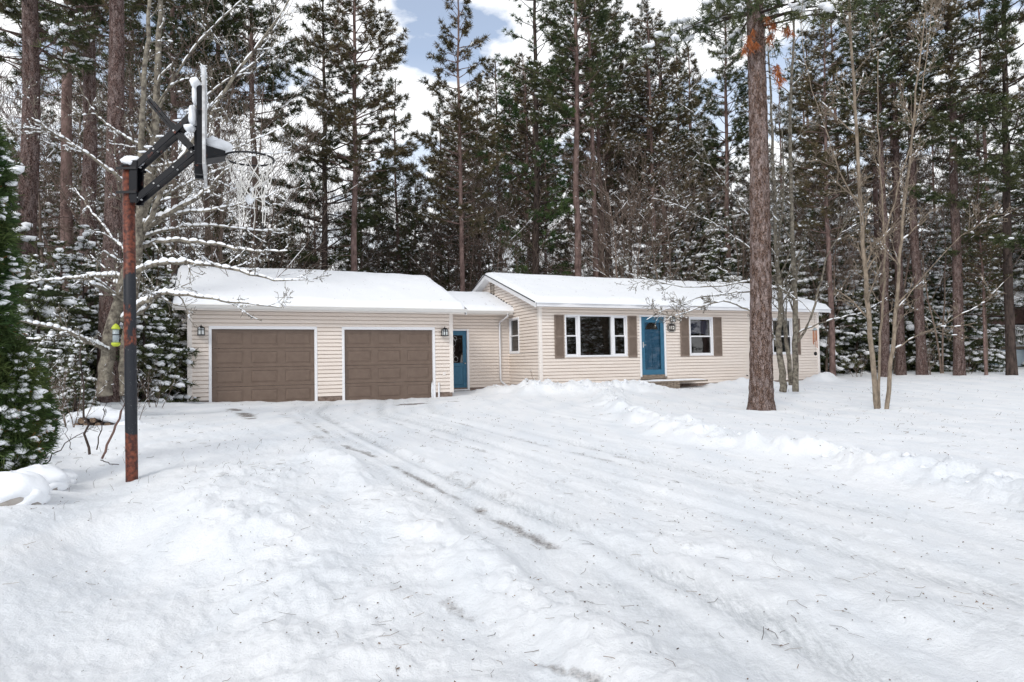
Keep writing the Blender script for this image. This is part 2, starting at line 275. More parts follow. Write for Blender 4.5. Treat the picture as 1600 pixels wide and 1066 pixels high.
# ------------------------------------------------------------------ mesh helper
class MB:
    def __init__(s): s.v = []; s.f = []
    def quad(s, a, b, c, d): n = len(s.v); s.v += [a, b, c, d]; s.f.append((n, n+1, n+2, n+3)); return s
    def box(s, x0, x1, y0, y1, z0, z1):
        n = len(s.v); s.v += [(x, y, z) for z in (z0, z1) for y in (y0, y1) for x in (x0, x1)]
        s.f += [(n, n+2, n+3, n+1), (n+4, n+5, n+7, n+6), (n, n+1, n+5, n+4), (n+2, n+6, n+7, n+3), (n, n+4, n+6, n+2), (n+1, n+3, n+7, n+5)]; return s
    def bar(s, a, b, w, h, up=(0, 0, 1)):
        a = Vector(a); b = Vector(b); d = (b-a).normalized(); u = Vector(up); side = d.cross(u).normalized(); u = side.cross(d)
        n = len(s.v)
        for p in (a, b):
            for i, j in ((-1, -1), (1, -1), (1, 1), (-1, 1)): s.v.append(tuple(p+side*i*w/2+u*j*h/2))
        s.f += [(n, n+1, n+2, n+3), (n+4, n+7, n+6, n+5)]+[(n+i, n+4+i, n+4+(i+1) % 4, n+(i+1) % 4) for i in range(4)]; return s
    def tube(s, pts, r, k=8, cap=True):
        pts = [Vector(p) for p in pts]; n = len(pts)
        if not hasattr(r, '__len__'): r = [r]*n
        base = len(s.v)
        for i, p in enumerate(pts):
            d = (pts[min(i+1, n-1)]-pts[max(i-1, 0)]).normalized()
            a = Vector((0, 0, 1)) if abs(d.z) < .9 else Vector((1, 0, 0))
            x = d.cross(a).normalized(); y = d.cross(x)
            for j in range(k):
                t = 2*math.pi*j/k; s.v.append(tuple(p+(x*math.cos(t)+y*math.sin(t))*r[i]))
        for i in range(n-1):
            for j in range(k): s.f.append((base+i*k+j, base+i*k+(j+1) % k, base+(i+1)*k+(j+1) % k, base+(i+1)*k+j))
        if cap: s.f.append(tuple(base+j for j in range(k))[::-1]); s.f.append(tuple(base+(n-1)*k+j for j in range(k)))
        return s
    def prism(s, prof, f):            # prof: 2-D outline, f(p, t) -> 3-D, t in (0, 1)
        n = len(s.v); k = len(prof); s.v += [f(p, 0) for p in prof]+[f(p, 1) for p in prof]
        s.f += [tuple(range(n, n+k)), tuple(range(n+2*k-1, n+k-1, -1))]+[(n+i, n+k+i, n+k+(i+1) % k, n+(i+1) % k) for i in range(k)]; return s
    def blob(s, c, rx, ry, rz, seed=0, nu=14, nv=8, rough=.15):
        n = len(s.v); rnd = random.Random(seed); ph = [rnd.random()*6 for _ in range(6)]
        for i in range(nv+1):
            a = -math.pi/2+math.pi*i/nv
            for j in range(nu):
                b = 2*math.pi*j/nu
                k = 1+rough*(math.sin(3*b+ph[0]+2*a)+.6*math.sin(5*b+ph[1]-3*a)+.5*math.sin(4*a+ph[2]+b*2))
                s.v.append((c[0]+rx*k*math.cos(a)*math.cos(b), c[1]+ry*k*math.cos(a)*math.sin(b), c[2]+rz*(1+(k-1)*.6)*math.sin(a)))
        for i in range(nv):
            for j in range(nu): s.f.append((n+i*nu+j, n+i*nu+(j+1) % nu, n+(i+1)*nu+(j+1) % nu, n+(i+1)*nu+j))
        return s
    def build(s, name, m, parent=None, smooth=False, bevel=0):
        me = bpy.data.meshes.new(name); me.from_pydata(s.v, [], s.f); me.materials.append(m); me.update()
        if smooth: me.polygons.foreach_set('use_smooth', [True]*len(me.polygons))
        o = bpy.data.objects.new(name, me); COL.objects.link(o)
        if parent: o.parent = parent
        if bevel:
            b = o.modifiers.new('bevel', 'BEVEL'); b.width = bevel; b.segments = 2; b.limit_method = 'ANGLE'
        return o
def np_mesh(name, V, T, m, parent=None, smooth=False):
    me = bpy.data.meshes.new(name); V = np.asarray(V, np.float32); T = np.asarray(T, np.int32); k = T.shape[1]
    me.vertices.add(len(V)); me.vertices.foreach_set('co', V.ravel())
    me.loops.add(T.size); me.loops.foreach_set('vertex_index', T.ravel())
    me.polygons.add(len(T)); me.polygons.foreach_set('loop_start', np.arange(0, T.size, k, dtype=np.int32)); me.polygons.foreach_set('loop_total', np.full(len(T), k, np.int32))
    me.polygons.foreach_set('use_smooth', np.full(len(T), smooth, bool)); me.materials.append(m); me.update(calc_edges=True)
    o = bpy.data.objects.new(name, me); COL.objects.link(o)
    if parent: o.parent = parent
    return o
def empty(name, loc=(0, 0, 0), rz=0):
    o = bpy.data.objects.new(name, None); COL.objects.link(o); o.location = loc; o.rotation_euler = (0, 0, rz); o.empty_display_size = .3; return o
def tag(o, label=None, cat=None, group=None, kind=None):
    if label: o['label'] = label
    if cat: o['category'] = cat
    if group: o['group'] = group
    if kind: o['kind'] = kind
    return o
def copy_tree(o, parent=None):
    c = o.copy(); COL.objects.link(c); c.parent = parent
    for ch in [x for x in list(COL.objects) if x.parent == o]: copy_tree(ch, c)
    return c
CHILD = {}
# ------------------------------------------------------------------ ground
def make_ground():
    fa = np.radians(np.concatenate([np.linspace(-50, 50, 640), np.linspace(50, 310, 90)[1:-1]]))
    rad = np.concatenate([[.01, .3, .8], 1.4*1.0085**np.arange(0, 480), 82*1.12**np.arange(1, 30)])
    A, Rr = np.meshgrid(fa, rad)
    X = Rr*np.sin(A); Y = Rr*np.cos(A); Z = ground_z(X, Y)
    nA, nR = len(fa), len(rad)
    V = np.stack([X, Y, Z], -1).reshape(-1, 3)
    i, j = np.meshgrid(np.arange(nR-1), np.arange(nA), indexing='ij'); j2 = (j+1) % nA
    T = np.stack([i*nA+j, (i+1)*nA+j, (i+1)*nA+j2, i*nA+j2], -1).reshape(-1, 4)[:, ::-1]
    V = np.vstack([V, [[0, 0, float(ground_z(np.array([0.]), np.array([0.]))[0])]]])
    o = np_mesh('snowy_ground', V, T, M['ground'], smooth=True)
    b = np.zeros(len(V)); x = V[:, 0]; y = V[:, 1]
    for q, (pts, w, k) in enumerate(BARE):
        br_ = np.clip(fbm(x*2.1+q*5, y*2.1, 4, 70)*2.6+.72, 0, 1); b = np.maximum(b, k*br_*np.exp(-(polydist(x+fbm(x*5, y*5, 2, 71)*.05, y, pts)/w)**2))
    a = o.data.attributes.new('bare', 'FLOAT', 'POINT'); a.data.foreach_set('value', b.astype(np.float32))
    c = x-np.interp(y, DY, DX); pk = np.zeros(len(V)); onr = np.clip((24-y)/4, 0, 1)*np.clip((y-1)/2, 0, 1)
    for c0, k, ww in ((.35, 1., .15), (.0, .6, .12), (1.85, .9, .15), (2.2, .5, .12), (3.1, .6, .14), (-.35, .5, .1), (2.6, .4, .1), (1.2, .45, .1)):
        pk = np.maximum(pk, k*np.exp(-((c-c0-.05*np.sin(y*.5+c0))/ww)**2))
    pk = pk*onr*np.clip(.75+1.2*fbm(x*.8, y*.5, 3, 81), .2, 1); a = o.data.attributes.new('packed', 'FLOAT', 'POINT'); a.data.foreach_set('value', pk.astype(np.float32))
    tag(o, kind='structure'); return o
make_ground()
# ------------------------------------------------------------------ vegetation builders (vectorised)
def unit(v): return v/np.maximum(np.linalg.norm(v, axis=-1, keepdims=True), 1e-9)
ICO = None
def _ico():
    g = (1+5**.5)/2
    v = np.array([(-1, g, 0), (1, g, 0), (-1, -g, 0), (1, -g, 0), (0, -1, g), (0, 1, g), (0, -1, -g), (0, 1, -g), (g, 0, -1), (g, 0, 1), (-g, 0, -1), (-g, 0, 1)], float)
    f = np.array([(0, 11, 5), (0, 5, 1), (0, 1, 7), (0, 7, 10), (0, 10, 11), (1, 5, 9), (5, 11, 4), (11, 10, 2), (10, 7, 6), (7, 1, 8), (3, 9, 4), (3, 4, 2), (3, 2, 6), (3, 6, 8), (3, 8, 9), (4, 9, 5), (2, 4, 11), (6, 2, 10), (8, 6, 7), (9, 8, 1)])
    return unit(v), f
ICO = _ico()
def blobs(P, D, a, flat=.5, elong=1., rng=RNG):
    """snow lumps: positions P, horizontal direction D, size a"""
    n = len(P); v, f = ICO
    D = D.copy(); nz = D[:, 2:3]*.6; D[:, 2] = 0; D = unit(D); S = np.stack([-D[:, 1], D[:, 0], np.zeros(n)], -1)
    j = v[None]*(1+rng.uniform(-.28, .28, (n, 12, 1)))
    V = P[:, None]+(j[..., 0:1]*elong)*(D+np.concatenate([np.zeros((n, 2)), nz], 1))[:, None]*a[:, None, None]+j[..., 1:2]*S[:, None]*a[:, None, None]+j[..., 2:3]*np.array([0, 0, 1.])*a[:, None, None]*flat
    T = f[None]+(np.arange(n)*12)[:, None, None]
    return V.reshape(-1, 3), T.reshape(-1, 3)
def tufts(P, D, L, k=9, w=.03, spread=.9, rng=RNG):
    n = len(P); R = unit(rng.normal(size=(n, k, 3))); d = unit(D[:, None]*.75+R*spread)
    perp = unit(np.cross(d, unit(rng.normal(size=(n, k, 3)))))
    l = (L[:, None, None]*rng.uniform(.6, 1.15, (n, k, 1))); st = P[:, None]-D[:, None]*L[:, None, None]*rng.uniform(0, .5, (n, k, 1))
    ww = w*(L[:, None, None]/.2)
    V = np.stack([st-perp*ww*.5, st+perp*ww*.5, st+d*l+perp*ww*.18, st+d*l-perp*ww*.18], 2)
    T = np.arange(n*k*4).reshape(-1, 4)
    return V.reshape(-1, 3), T
class Tubes:
    def __init__(s): s.V = []; s.T = []; s.n = 0
    def add(s, pts, rad, k=5):
        pts = np.asarray(pts, float); n = len(pts); rad = np.broadcast_to(rad, (n,))
        d = np.zeros_like(pts); d[1:-1] = pts[2:]-pts[:-2]; d[0] = pts[1]-pts[0]; d[-1] = pts[-1]-pts[-2]; d = unit(d)
        a = np.where(abs(d[:, 2:3]) < .9, [[0, 0, 1.]], [[1., 0, 0]]); x = unit(np.cross(d, a)); y = np.cross(d, x)
        t = np.arange(k)*2*math.pi/k
        V = pts[:, None]+(x[:, None]*np.cos(t)[None, :, None]+y[:, None]*np.sin(t)[None, :, None])*rad[:, None, None]
        i, j = np.meshgrid(np.arange(n-1), np.arange(k), indexing='ij'); j2 = (j+1) % k
        T = np.stack([i*k+j, i*k+j2, (i+1)*k+j2, (i+1)*k+j], -1).reshape(-1, 4)+s.n
        s.V.append(V.reshape(-1, 3)); s.T.append(T); s.n += n*k
    def mesh(s, name, m, parent, smooth=True): return np_mesh(name, np.vstack(s.V), np.vstack(s.T), m, parent, smooth) if s.V else None
def cat(parts):
    V = []; T = []; n = 0
    for v, t in parts: V.append(v); T.append(t+n); n += len(v)
    return np.vstack(V), np.vstack(T)
def pine(name, H=22, base=.5, R=2.6, d=.38, seed=0, needle='needle', bk='bark_far', snow=.35, dead=True, tl=.23, dens=1.3, droop=.0, k=16, trunk_k=10, gaps=.15, tuft_w=.024, snow_size=1., low_snow=True):
    rng = np.random.default_rng(seed); root = empty(name)
    tb = Tubes(); zz = np.linspace(-.5, H, 16); wob = np.cumsum(rng.normal(0, .035, (16, 2)), 0)*(H/22); wob -= wob[0]; wob[1] *= .3
    tr = lambda z: np.array([np.interp(z, zz, wob[:, 0]), np.interp(z, zz, wob[:, 1]), z])
    rad = d/2*(1-.80*np.clip(zz/H, 0, 1)**1.1); rad[0] = d/2*1.25; rad[1] = max(rad[1], d/2*.97)
    tb.add(np.column_stack([wob, zz]), rad, trunk_k)
    P = []; D = []; Ls = []
    z = H*base
    while z < H-.2:
        u = (z-H*base)/(H*(1-base)); L0 = R*(min(1, .55+u*2.2))*(1-u)**.62+.35
        nb = rng.integers(3, 6); a0 = rng.uniform(0, 6.28)
        for b in range(nb):
            if rng.random() < gaps: continue
            a = a0+b*6.28/nb+rng.normal(0, .25); L = L0*rng.uniform(.55, 1.15); el = .15+.5*u-droop+rng.normal(0, .12)
            o = tr(z+rng.normal(0, .08)); hd = np.array([math.cos(a), math.sin(a), 0])
            t = np.linspace(0, 1, 6)[:, None]; pts = o+hd*L*t*math.cos(el)+np.array([0, 0, 1])*(L*t*math.sin(el)+L*.12*t**2.2); pts[1:] += rng.normal(0, .035*L, (5, 3))*t[1:]
            tb.add(pts, np.linspace(.028*(L/2.5)+.012, .006, 6), 4)
            m = max(3, int(L*7*dens))
            for q in range(m):
                tt = rng.uniform(.3, 1)**.8; bp = np.array([np.interp(tt, t[:, 0], pts[:, c]) for c in range(3)])
                sd = rng.choice([-1, 1])*rng.uniform(.3, 1.1); sdir = unit(hd*math.cos(sd)+np.array([-hd[1], hd[0], 0])*math.sin(sd)+np.array([0, 0, rng.uniform(-.1, .5)]))
                sl = rng.uniform(.15, .55)*(1.2-tt*.6)*L/2.2+.05; e = bp+sdir*sl
                tb.add(np.array([bp, e]), np.array([.009, .005]), 3)
                nt = max(1, int(sl/.16))
                for w in range(nt):
                    P.append(bp+sdir*sl*(1-w*.35/max(nt, 1)*1.5)+rng.normal(0, .035, 3)); D.append(unit(sdir+np.array([0, 0, .35]))); Ls.append(tl*rng.uniform(.75, 1.2))
            P.append(pts[-1]); D.append(unit(pts[-1]-pts[-2])); Ls.append(tl)
        z += rng.uniform(.32, .62)/max(dens, .5)**.3
    P.append(tr(H)); D.append(np.array([0, 0, 1.])); Ls.append(tl*1.5)
    if dead:
        for q in range(int(75*(base+.15))):
            zq = rng.uniform(.12*H, H*base+.5); a = rng.uniform(0, 6.28); L = rng.uniform(.3, 2.2); o = tr(zq); t = np.linspace(0, 1, 4)[:, None]
            pts = o+np.array([math.cos(a), math.sin(a), rng.uniform(-.25, .25)])*L*t; pts[1:] += rng.normal(0, .06, (3, 3)); tb.add(pts, np.linspace(.014, .004, 4), 3)
            for w in range(4):
                p_ = pts[rng.integers(1, 4)]; tb.add(np.array([p_, p_+rng.normal(0, .28, 3)]), np.array([.007, .003]), 3)
    P = np.array(P); D = np.array(D); Ls = np.array(Ls)
    trunk = tb.mesh('trunk', M[bk], root)
    V, T = tufts(P, D, Ls, k, tuft_w, rng=rng); crown = np_mesh('crown', V, T, M[needle], root)
    sel = rng.random(len(P)) < snow*1.45
    if sel.any():
        Ps = P[sel]+np.array([0, 0, .05]); V, T = blobs(Ps, D[sel], (.028+.075*rng.random(sel.sum())**1.7)*snow_size, .55, 1.3, rng); np_mesh('branch_snow', V, T, M['branch_snow'], crown, True)
    return root
def fir(name, H=8, R=2., seed=0, needle='needle', snow=.7, d=.16, bare=.04, dens=1., droop=.25, k=8, tl=.2, snow_size=1., bk='bark_dark'):
    rng = np.random.default_rng(seed); root = empty(name); tb = Tubes()
    zz = np.linspace(-.4, H, 8); tb.add(np.column_stack([zz*0, zz*0, zz]), d/2*(1-.9*np.clip(zz/H, 0, 1)), 8)
    P = []; D = []; SP = []; SD = []; SA = []; z = H*bare
    while z < H-.1:
        u = z/H; L0 = R*(1-u)**.8*(1 if u > .12 else .8)+.12; nb = max(4, int(8*dens*(1-u*.4)))
        for b in range(nb):
            a = rng.uniform(0, 6.28); L = L0*rng.uniform(.45, 1.2); hd = np.array([math.cos(a), math.sin(a), 0]); sdv = np.array([-hd[1], hd[0], 0])
            t = np.linspace(0, 1, 5)[:, None]; dr = droop*(1-.7*u)*rng.uniform(.6, 1.5)
            z_ = z+rng.uniform(-.3, .3); pts = np.array([0, 0, z_])+hd*L*t+np.array([0, 0, 1])*(L*(.25*t-dr*1.5*t**1.7)); tb.add(pts, np.linspace(.018, .005, 5), 3)
            m = max(2, int(L/.17))
            for q in range(m):
                tt = (q+rng.random()*.8+.5)/m
                if tt > 1.02: continue
                bp = np.array([np.interp(tt, t[:, 0], pts[:, c]) for c in range(3)])
                for sg in (-1, 1):
                    wd = L*.33*(1.05-tt)*rng.uniform(.5, 1.2)+.06; dd = unit(hd*.7+sdv*sg*.9+np.array([0, 0, -.18])); e = bp+dd*wd
                    ns = max(1, int(wd/.16))
                    for w in range(ns): P.append(bp+dd*wd*(w+1)/ns+rng.normal(0, .03, 3)); D.append(dd)
                if rng.random() < snow and tt > .25:
                    SP.append(bp+sdv*rng.normal(0, .3)*L*.3*(1.1-tt)+np.array([0, 0, .06])); SD.append(pts[3]-pts[2]); SA.append((.055+.17*rng.random()**2.0)*(.75+.15*L))
        z += rng.uniform(.2, .34)/dens**.5
    P = np.array(P); D = np.array(D); tb.mesh('trunk', M[bk], root)
    V, T = tufts(P, D, np.full(len(P), tl), k, .036, .7, rng); crown = np_mesh('crown', V, T, M[needle], root)
    if SP:
        V, T = blobs(np.array(SP), unit(np.array(SD)), np.array(SA)*snow_size, .62, 1.15, rng); np_mesh('branch_snow', V, T, M['branch_snow'], crown, True)
    return root
def grow(tb, sn, rng, p, d, L, r, lev, up=.25, wob=.16, snow=0, spread=.75, kids=(7, 5, 4), rmin=.003, kk=6):
    n = 7 if lev == 0 else 5; pts = [p]; dd = d
    for i in range(n):
        dd = unit(dd+rng.normal(0, wob, 3)+np.array([0, 0, up*.3])); pts.append(pts[-1]+dd*L/n)
    pts = np.array(pts); rad = np.linspace(r, max(r*.3, rmin), n+1); tb.add(pts, rad, kk if lev == 0 else (4 if lev == 1 else 3))
    if snow: snow_on(sn, pts, rad, rng, snow*(1, .75, .22, .12)[min(lev, 3)])
    branch_out(tb, sn, rng, pts, rad, L, lev, up, wob, snow, spread, kids, rmin)
def snow_on(sn, pts, rad, rng, amount):
    run = []; 
    for i in range(len(pts)-1):
        seg = pts[i+1]-pts[i]; l = np.linalg.norm(seg); hor = 1-abs(seg[2])/max(l, 1e-6)
        if hor > .22 and rng.random() < amount:
            a = pts[i]+[0, 0, rad[i]*.8]; b = pts[i+1]+[0, 0, rad[i+1]*.8]; h0 = min(.055, rad[i]*1.05+.006)*(.6+hor*.6)*rng.uniform(.7, 1.2)
            m = (a+b)/2+[0, 0, h0*.35]; sn.add(np.array([a+(m-a)*.05, (a*2+m)/3, m, (b*2+m)/3, b-(b-m)*.05]), np.array([.25, .9, 1.05, .9, .25])*h0, 5)
def branch_out(tb, sn, rng, pts, rad, L, lev, up, wob, snow, spread, kids, rmin, tmin=.25):
    if lev >= len(kids): return
    n = len(pts)-1
    for c in range(kids[lev]):
        t = rng.uniform(tmin, 1)*n; i = min(int(t), n-1); q = pts[i]+(pts[i+1]-pts[i])*(t-i); dr = unit(pts[i+1]-pts[i])
        a = unit(rng.normal(size=3)); a = unit(a-dr*a.dot(dr)); nd = unit(dr*(1-spread*.45)+a*spread)
        rr = (rad[i]+(rad[i+1]-rad[i])*(t-i))*rng.uniform(.35, .6)
        if rr < rmin*.8: rr = rmin*.8
        grow(tb, sn, rng, q, nd, L*rng.uniform(.3, .58)*(1.15-.45*t/n), rr, lev+1, up, wob, snow, spread, kids, rmin)
def bare_tree(name, H=10, r=.07, seed=0, stems=1, bk='twig', snow=0, kids=(9, 6, 4), lean=.12, rmin=.006, up=.3):
    rng = np.random.default_rng(seed); root = empty(name); tb = Tubes(); sn = Tubes()
    for s in range(stems):
        d = unit(np.array([rng.normal(0, lean), rng.normal(0, lean), 1])); grow(tb, sn, rng, np.array([rng.normal(0, .1)*(stems > 1), rng.normal(0, .1)*(stems > 1), -.3]), d, H*rng.uniform(.8, 1.05), r, 0, up, .07, snow, .62, kids, rmin)
    tr = tb.mesh('trunk', M[bk], root)
    if sn.V: sn.mesh('branch_snow', M['branch_snow'], tr)
    return root
def hand_tree(name, stems, bk, seed, label, category, snow=0, kids=(10, 5, 4), spread=.7, up=.2, rmin=.004, group=None, sub=1.0):
    """stems: list of (points, radius at start, radius at end, base length of side branches); points in world space"""
    base = np.array(stems[0][0][0]); root = empty(name, tuple(base)); rng = np.random.default_rng(seed); tb = Tubes(); sn = Tubes()
    for st in stems:
        pts, r0, r1, bl = st[:4]; kd = st[4] if len(st) > 4 else kids
        pts = np.array(pts)-base; n = len(pts); t = np.linspace(0, n-1, (n-1)*4+1)
        # smooth the limb
        q = np.stack([np.interp(t, np.arange(n), pts[:, c]) for c in range(3)], -1)
        for _ in range(3): q[1:-1] = (q[:-2]+q[1:-1]*2+q[2:])/4
        q[1:-1] += rng.normal(0, .012, (len(q)-2, 3)); rad = np.linspace(r0, r1, len(q)); tb.add(q, rad, 9 if r0 > .03 else 5)
        if snow: snow_on(sn, q, rad, rng, min(1, snow*1.4))
        branch_out(tb, sn, rng, q, rad, bl, 0, up, .15, snow, spread, kd, rmin, .2)
    tr = tb.mesh('trunk', M[bk], root)
    if sn.V: sn.mesh('branch_snow', M['branch_snow'], tr)
    tag(root, label, category, group); return root
def put(o, x, y, rz, sc=1., dz=0):
    o.location = (x, y, float(gbase(x, y))+dz); o.rotation_euler = (0, 0, rz); o.scale = (sc,)*3
def px_xy(px, d):
    p = at(px, 560, d); return p[0], p[1]
# ------------------------------------------------------------------ house (local frame: x along the front, y into the house, z up)
house = empty('house', (TV[0]*DIST, TV[1]*DIST, 0), YAW)
tag(house, 'single storey cream sided house with snow covered roof, attached double garage and blue doors', 'house')
CO = .112
def siding(mb, f, lo, hi, z0, z1, openings=(), up=None):
    """lapped courses; f(a, o, z) -> 3-D; lo/hi: functions of z giving the ends of the course"""
    z = z0; k = 0
    while z < z1-1e-4:
        zt = min(z+CO, z1); cuts = sorted({z, zt}|({z+CO-.026} if zt-z > CO-.01 else set())|{c for o in openings for c in (o[2], o[3]) if z+1e-4 < c < zt-1e-4})
        for za, zb in zip(cuts[:-1], cuts[1:]):
            iv = [(lo(za), hi(za), lo(zb), hi(zb))]
            for o in openings:
                if o[2] <= za+1e-4 and o[3] >= zb-1e-4:
                    nv = []
                    for a, b, c, d in iv:
                        if o[0] > a and o[0] < b: nv.append((a, o[0], c, o[0]))
                        if o[1] < b and o[1] > a: nv.append((o[1], b, o[1], d))
                        if o[1] <= a or o[0] >= b: nv.append((a, b, c, d))
                    iv = nv
            GR = .026; off = lambda q: .018-.006*(q-z)/CO if q < z+CO-GR+1e-5 else -.03
            for a, b, c, d in iv:
                if b-a < .003: continue
                if za >= z+CO-.026-1e-5 and zt-z > CO-.01:   # recessed shadow gap under the next lap
                    mb.quad(f(a, -.03, za), f(b, -.03, za), f(d, -.03, zb), f(c, -.03, zb)); mb.quad(f(a, .012, za), f(b, .012, za), f(b, -.03, za), f(a, -.03, za))
                    mb.quad(f(c, -.03, zb), f(d, -.03, zb), f(d, .018, zb), f(c, .018, zb)); continue
                mb.quad(f(a, off(za), za), f(b, off(za), za), f(d, off(zb), zb), f(c, off(zb), zb))
        z = zt
front = lambda a, o, z: (a, -o, z)
W0, GZ0 = .31, .31
D1, D2 = (.14, 2.87), (3.73, 6.45)
g = MB(); op = [(D1[0]-.06, D1[1]+.06, -1, 2.33), (D2[0]-.06, D2[1]+.06, -1, 2.33)]
siding(g, front, lambda z: -.44, lambda z: 7.10, GZ0, 2.86, op)
GPT = .366
gab = lambda z: max(0, (z-2.86)/GPT)
siding(g, lambda a, o, z: (-.45-o, a, z), lambda z: gab(z), lambda z: 7.3-gab(z), GZ0, 4.1)
siding(g, lambda a, o, z: (7.11+o, a, z), lambda z: gab(z), lambda z: 7.3-gab(z), GZ0, 4.1)
siding(g, lambda a, o, z: (a, 7.3+o, z), lambda z: -.44, lambda z: 7.1, GZ0, 2.86)
g.build('garage_wall', M['siding'], house)
b = MB(); bd = (7.62, 8.53, .3, 2.37)
siding(b, lambda a, o, z: (a, 2.5-o, z), lambda z: 7.12, lambda z: 10.2, .33, 3.12, [(bd[0]-.05, bd[1]+.06, 0, 2.42)])
b.build('breezeway_wall', M['siding'], house)
H0, H1, HB = 10.2, 23.15, 7.95
WIN = {'big': (11.16, 13.69, 1.35, 2.81), 'mid': (16.46, 17.58, 1.34, 2.80), 'right': (20.57, 21.68, 1.34, 2.80)}
hd = (14.30, 15.31, .52, 2.79)
h = MB(); op = [(x0+.02, x1-.02, a+.02, c-.02) for x0, x1, a, c in WIN.values()]+[(hd[0]-.07, hd[1]+.07, .50, 2.83)]
siding(h, front, lambda z: H0+.01, lambda z: H1-.01, .31, 3.06, op)
hg = lambda z: max(0, (z-3.10)/.365)
GW = (1.58, 2.42, 1.52, 2.82)
siding(h, lambda a, o, z: (H0-o, a, z), lambda z: hg(z), lambda z: HB-hg(z), .31, 4.5, [(GW[0]+.02, GW[1]-.02, GW[2]+.02, GW[3]-.02)])
siding(h, lambda a, o, z: (H1+o, a, z), lambda z: hg(z), lambda z: HB-hg(z), .31, 4.5)
siding(h, lambda a, o, z: (a, HB+o, z), lambda z: H0, lambda z: H1, .31, 3.06)
h.build('house_wall', M['siding'], house)
i = MB(); i.box(H0+.3, H1-.3, 3.9, 4.0, .4, 3.0).box(H0+.2, H1-.2, .1, HB-.1, .36, .42).box(H0+.2, H1-.2, .1, HB-.1, 2.96, 3.0).box(15.9, 16.0, .1, 3.9, .43, 2.95).box(7.2, 10, 4.5, 4.6, .3, 2.9)
i.build('interior_partition', M['interior'], house)
f = MB()
for x0, x1 in ((-.43, D1[0]-.05), (D1[1]+.05, D2[0]-.05), (D2[1]+.05, 7.09)): f.box(x0, x1, .005, .2, -.2, .31)
f.box(-.43, -.25, .2, 7.28, -.2, .31).box(6.9, 7.09, .2, 7.28, -.2, .31).box(7.1, 10.19, 2.505, 2.7, -.2, .33).box(H0+.01, H1-.01, .005, .2, -.2, .31).box(H0+.01, H0+.2, .2, HB-.01, -.2, .31).box(H1-.2, H1-.01, .2, HB-.01, -.2, .31)
f.build('foundation', M['foundation'], house)
c = MB()
c.box(-.465, -.345, -.026, .1, .29, 2.86).box(7.0, 7.125, -.026, .1, .29, 2.86)
c.box(H0-.028, H0+.095, -.028, .095, .29, 3.08).box(H1-.095, H1+.028, -.028, .095, .29, 3.08)
c.build('corner_trim', M['cream_trim'], house, bevel=.006)
# --- garage doors
def garage_door(x0, x1):
    zb, zt = .13, 2.26; y = .05
    p = MB(); n = 4; hh = (zt-zb)/n; w = (x1-x0)
    for r in range(n):
        za = zb+r*hh+.004; zc = zb+(r+1)*hh-.004
        p.box(x0, x1, y+.012, y+.05, za, zc)
        cols = 3; pw = w/cols
        for q in range(cols):
            a = x0+q*pw+.10; b_ = x0+(q+1)*pw-.10; c0 = za+.09; c1 = zc-.09
            # rails around a groove, raised field inside
            p.box(x0+q*pw, a, y, y+.012, za, zc); p.box(b_, x0+(q+1)*pw, y, y+.012, za, zc); p.box(a, b_, y, y+.012, za, c0); p.box(a, b_, y, y+.012, c1, zc)
            m0, m1 = .02, .055; n0 = len(p.v)
            p.v += [(a+m0, y+.012, c0+m0), (b_-m0, y+.012, c0+m0), (b_-m0, y+.012, c1-m0), (a+m0, y+.012, c1-m0), (a+m1, y-.001, c0+m1), (b_-m1, y-.001, c0+m1), (b_-m1, y-.001, c1-m1), (a+m1, y-.001, c1-m1)]
            p.f += [(n0+4, n0+5, n0+6, n0+7)]+[(n0+k, n0+(k+1) % 4, n0+4+(k+1) % 4, n0+4+k) for k in range(4)]
    d = p.build('garage_door', M['gdoor'], house)
    t = MB(); t.box(x0-.075, x0, -.03, .12, -.02, 2.26).box(x1, x1+.075, -.03, .12, -.02, 2.26).box(x0-.075, x1+.075, -.03, .12, 2.26, 2.345)
    t.build('door_frame', M['trim'], d, bevel=.004); return d
garage_door(*D1); garage_door(*D2)
sg = MB(); sg.blob((6.42, -.01, .35), .035, .03, .25, 3, rough=.3); sg.build('frosted_snow', M['snow'], house, True)
# --- lamps
def wall_lamp(x, z, s=1.):
    y = -.03; k = MB(); k.box(x-.05*s, x+.05*s, y-.02, y+.02, z-.09*s, z+.10*s).box(x-.012, x+.012, y-.10*s, y-.0, z+.09*s, z+.115*s)
    cy = y-.11*s
    n = len(k.v); k.v += [(x-.10*s, cy-.10*s, z+.075*s), (x+.10*s, cy-.10*s, z+.075*s), (x+.10*s, cy+.08*s, z+.075*s), (x-.10*s, cy+.08*s, z+.075*s), (x-.02*s, cy-.02*s, z+.135*s), (x+.02*s, cy-.02*s, z+.135*s), (x+.02*s, cy+.02*s, z+.135*s), (x-.02*s, cy+.02*s, z+.135*s)]
    k.f += [(n, n+3, n+2, n+1), (n+4, n+5, n+6, n+7)]+[(n+a, n+(a+1) % 4, n+4+(a+1) % 4, n+4+a) for a in range(4)]
    for ax in (-.08, .08, -.0):
        for ay in (-.08, .08):
            if ax == 0 and ay > 0: continue
            k.box(x+ax*s-.009*s, x+ax*s+.009*s, cy+ay*s-.009*s, cy+ay*s+.009*s, z-.105*s, z+.075*s)
    k.box(x-.095*s, x+.095*s, cy-.095*s, cy+.085*s, z-.125*s, z-.10*s).box(x-.09*s, x+.09*s, cy-.088*s, cy-.072*s, z+.02*s, z+.035*s).box(x-.01, x+.01, cy-.01, cy+.01, z+.13*s, z+.17*s)
    o = k.build('wall_lamp', M['black'], house)
    g = MB(); g.box(x-.068*s, x+.068*s, cy-.068*s, cy+.068*s, z-.10*s, z+.074*s); g.build('lamp_glass', M['lampglass'], o)
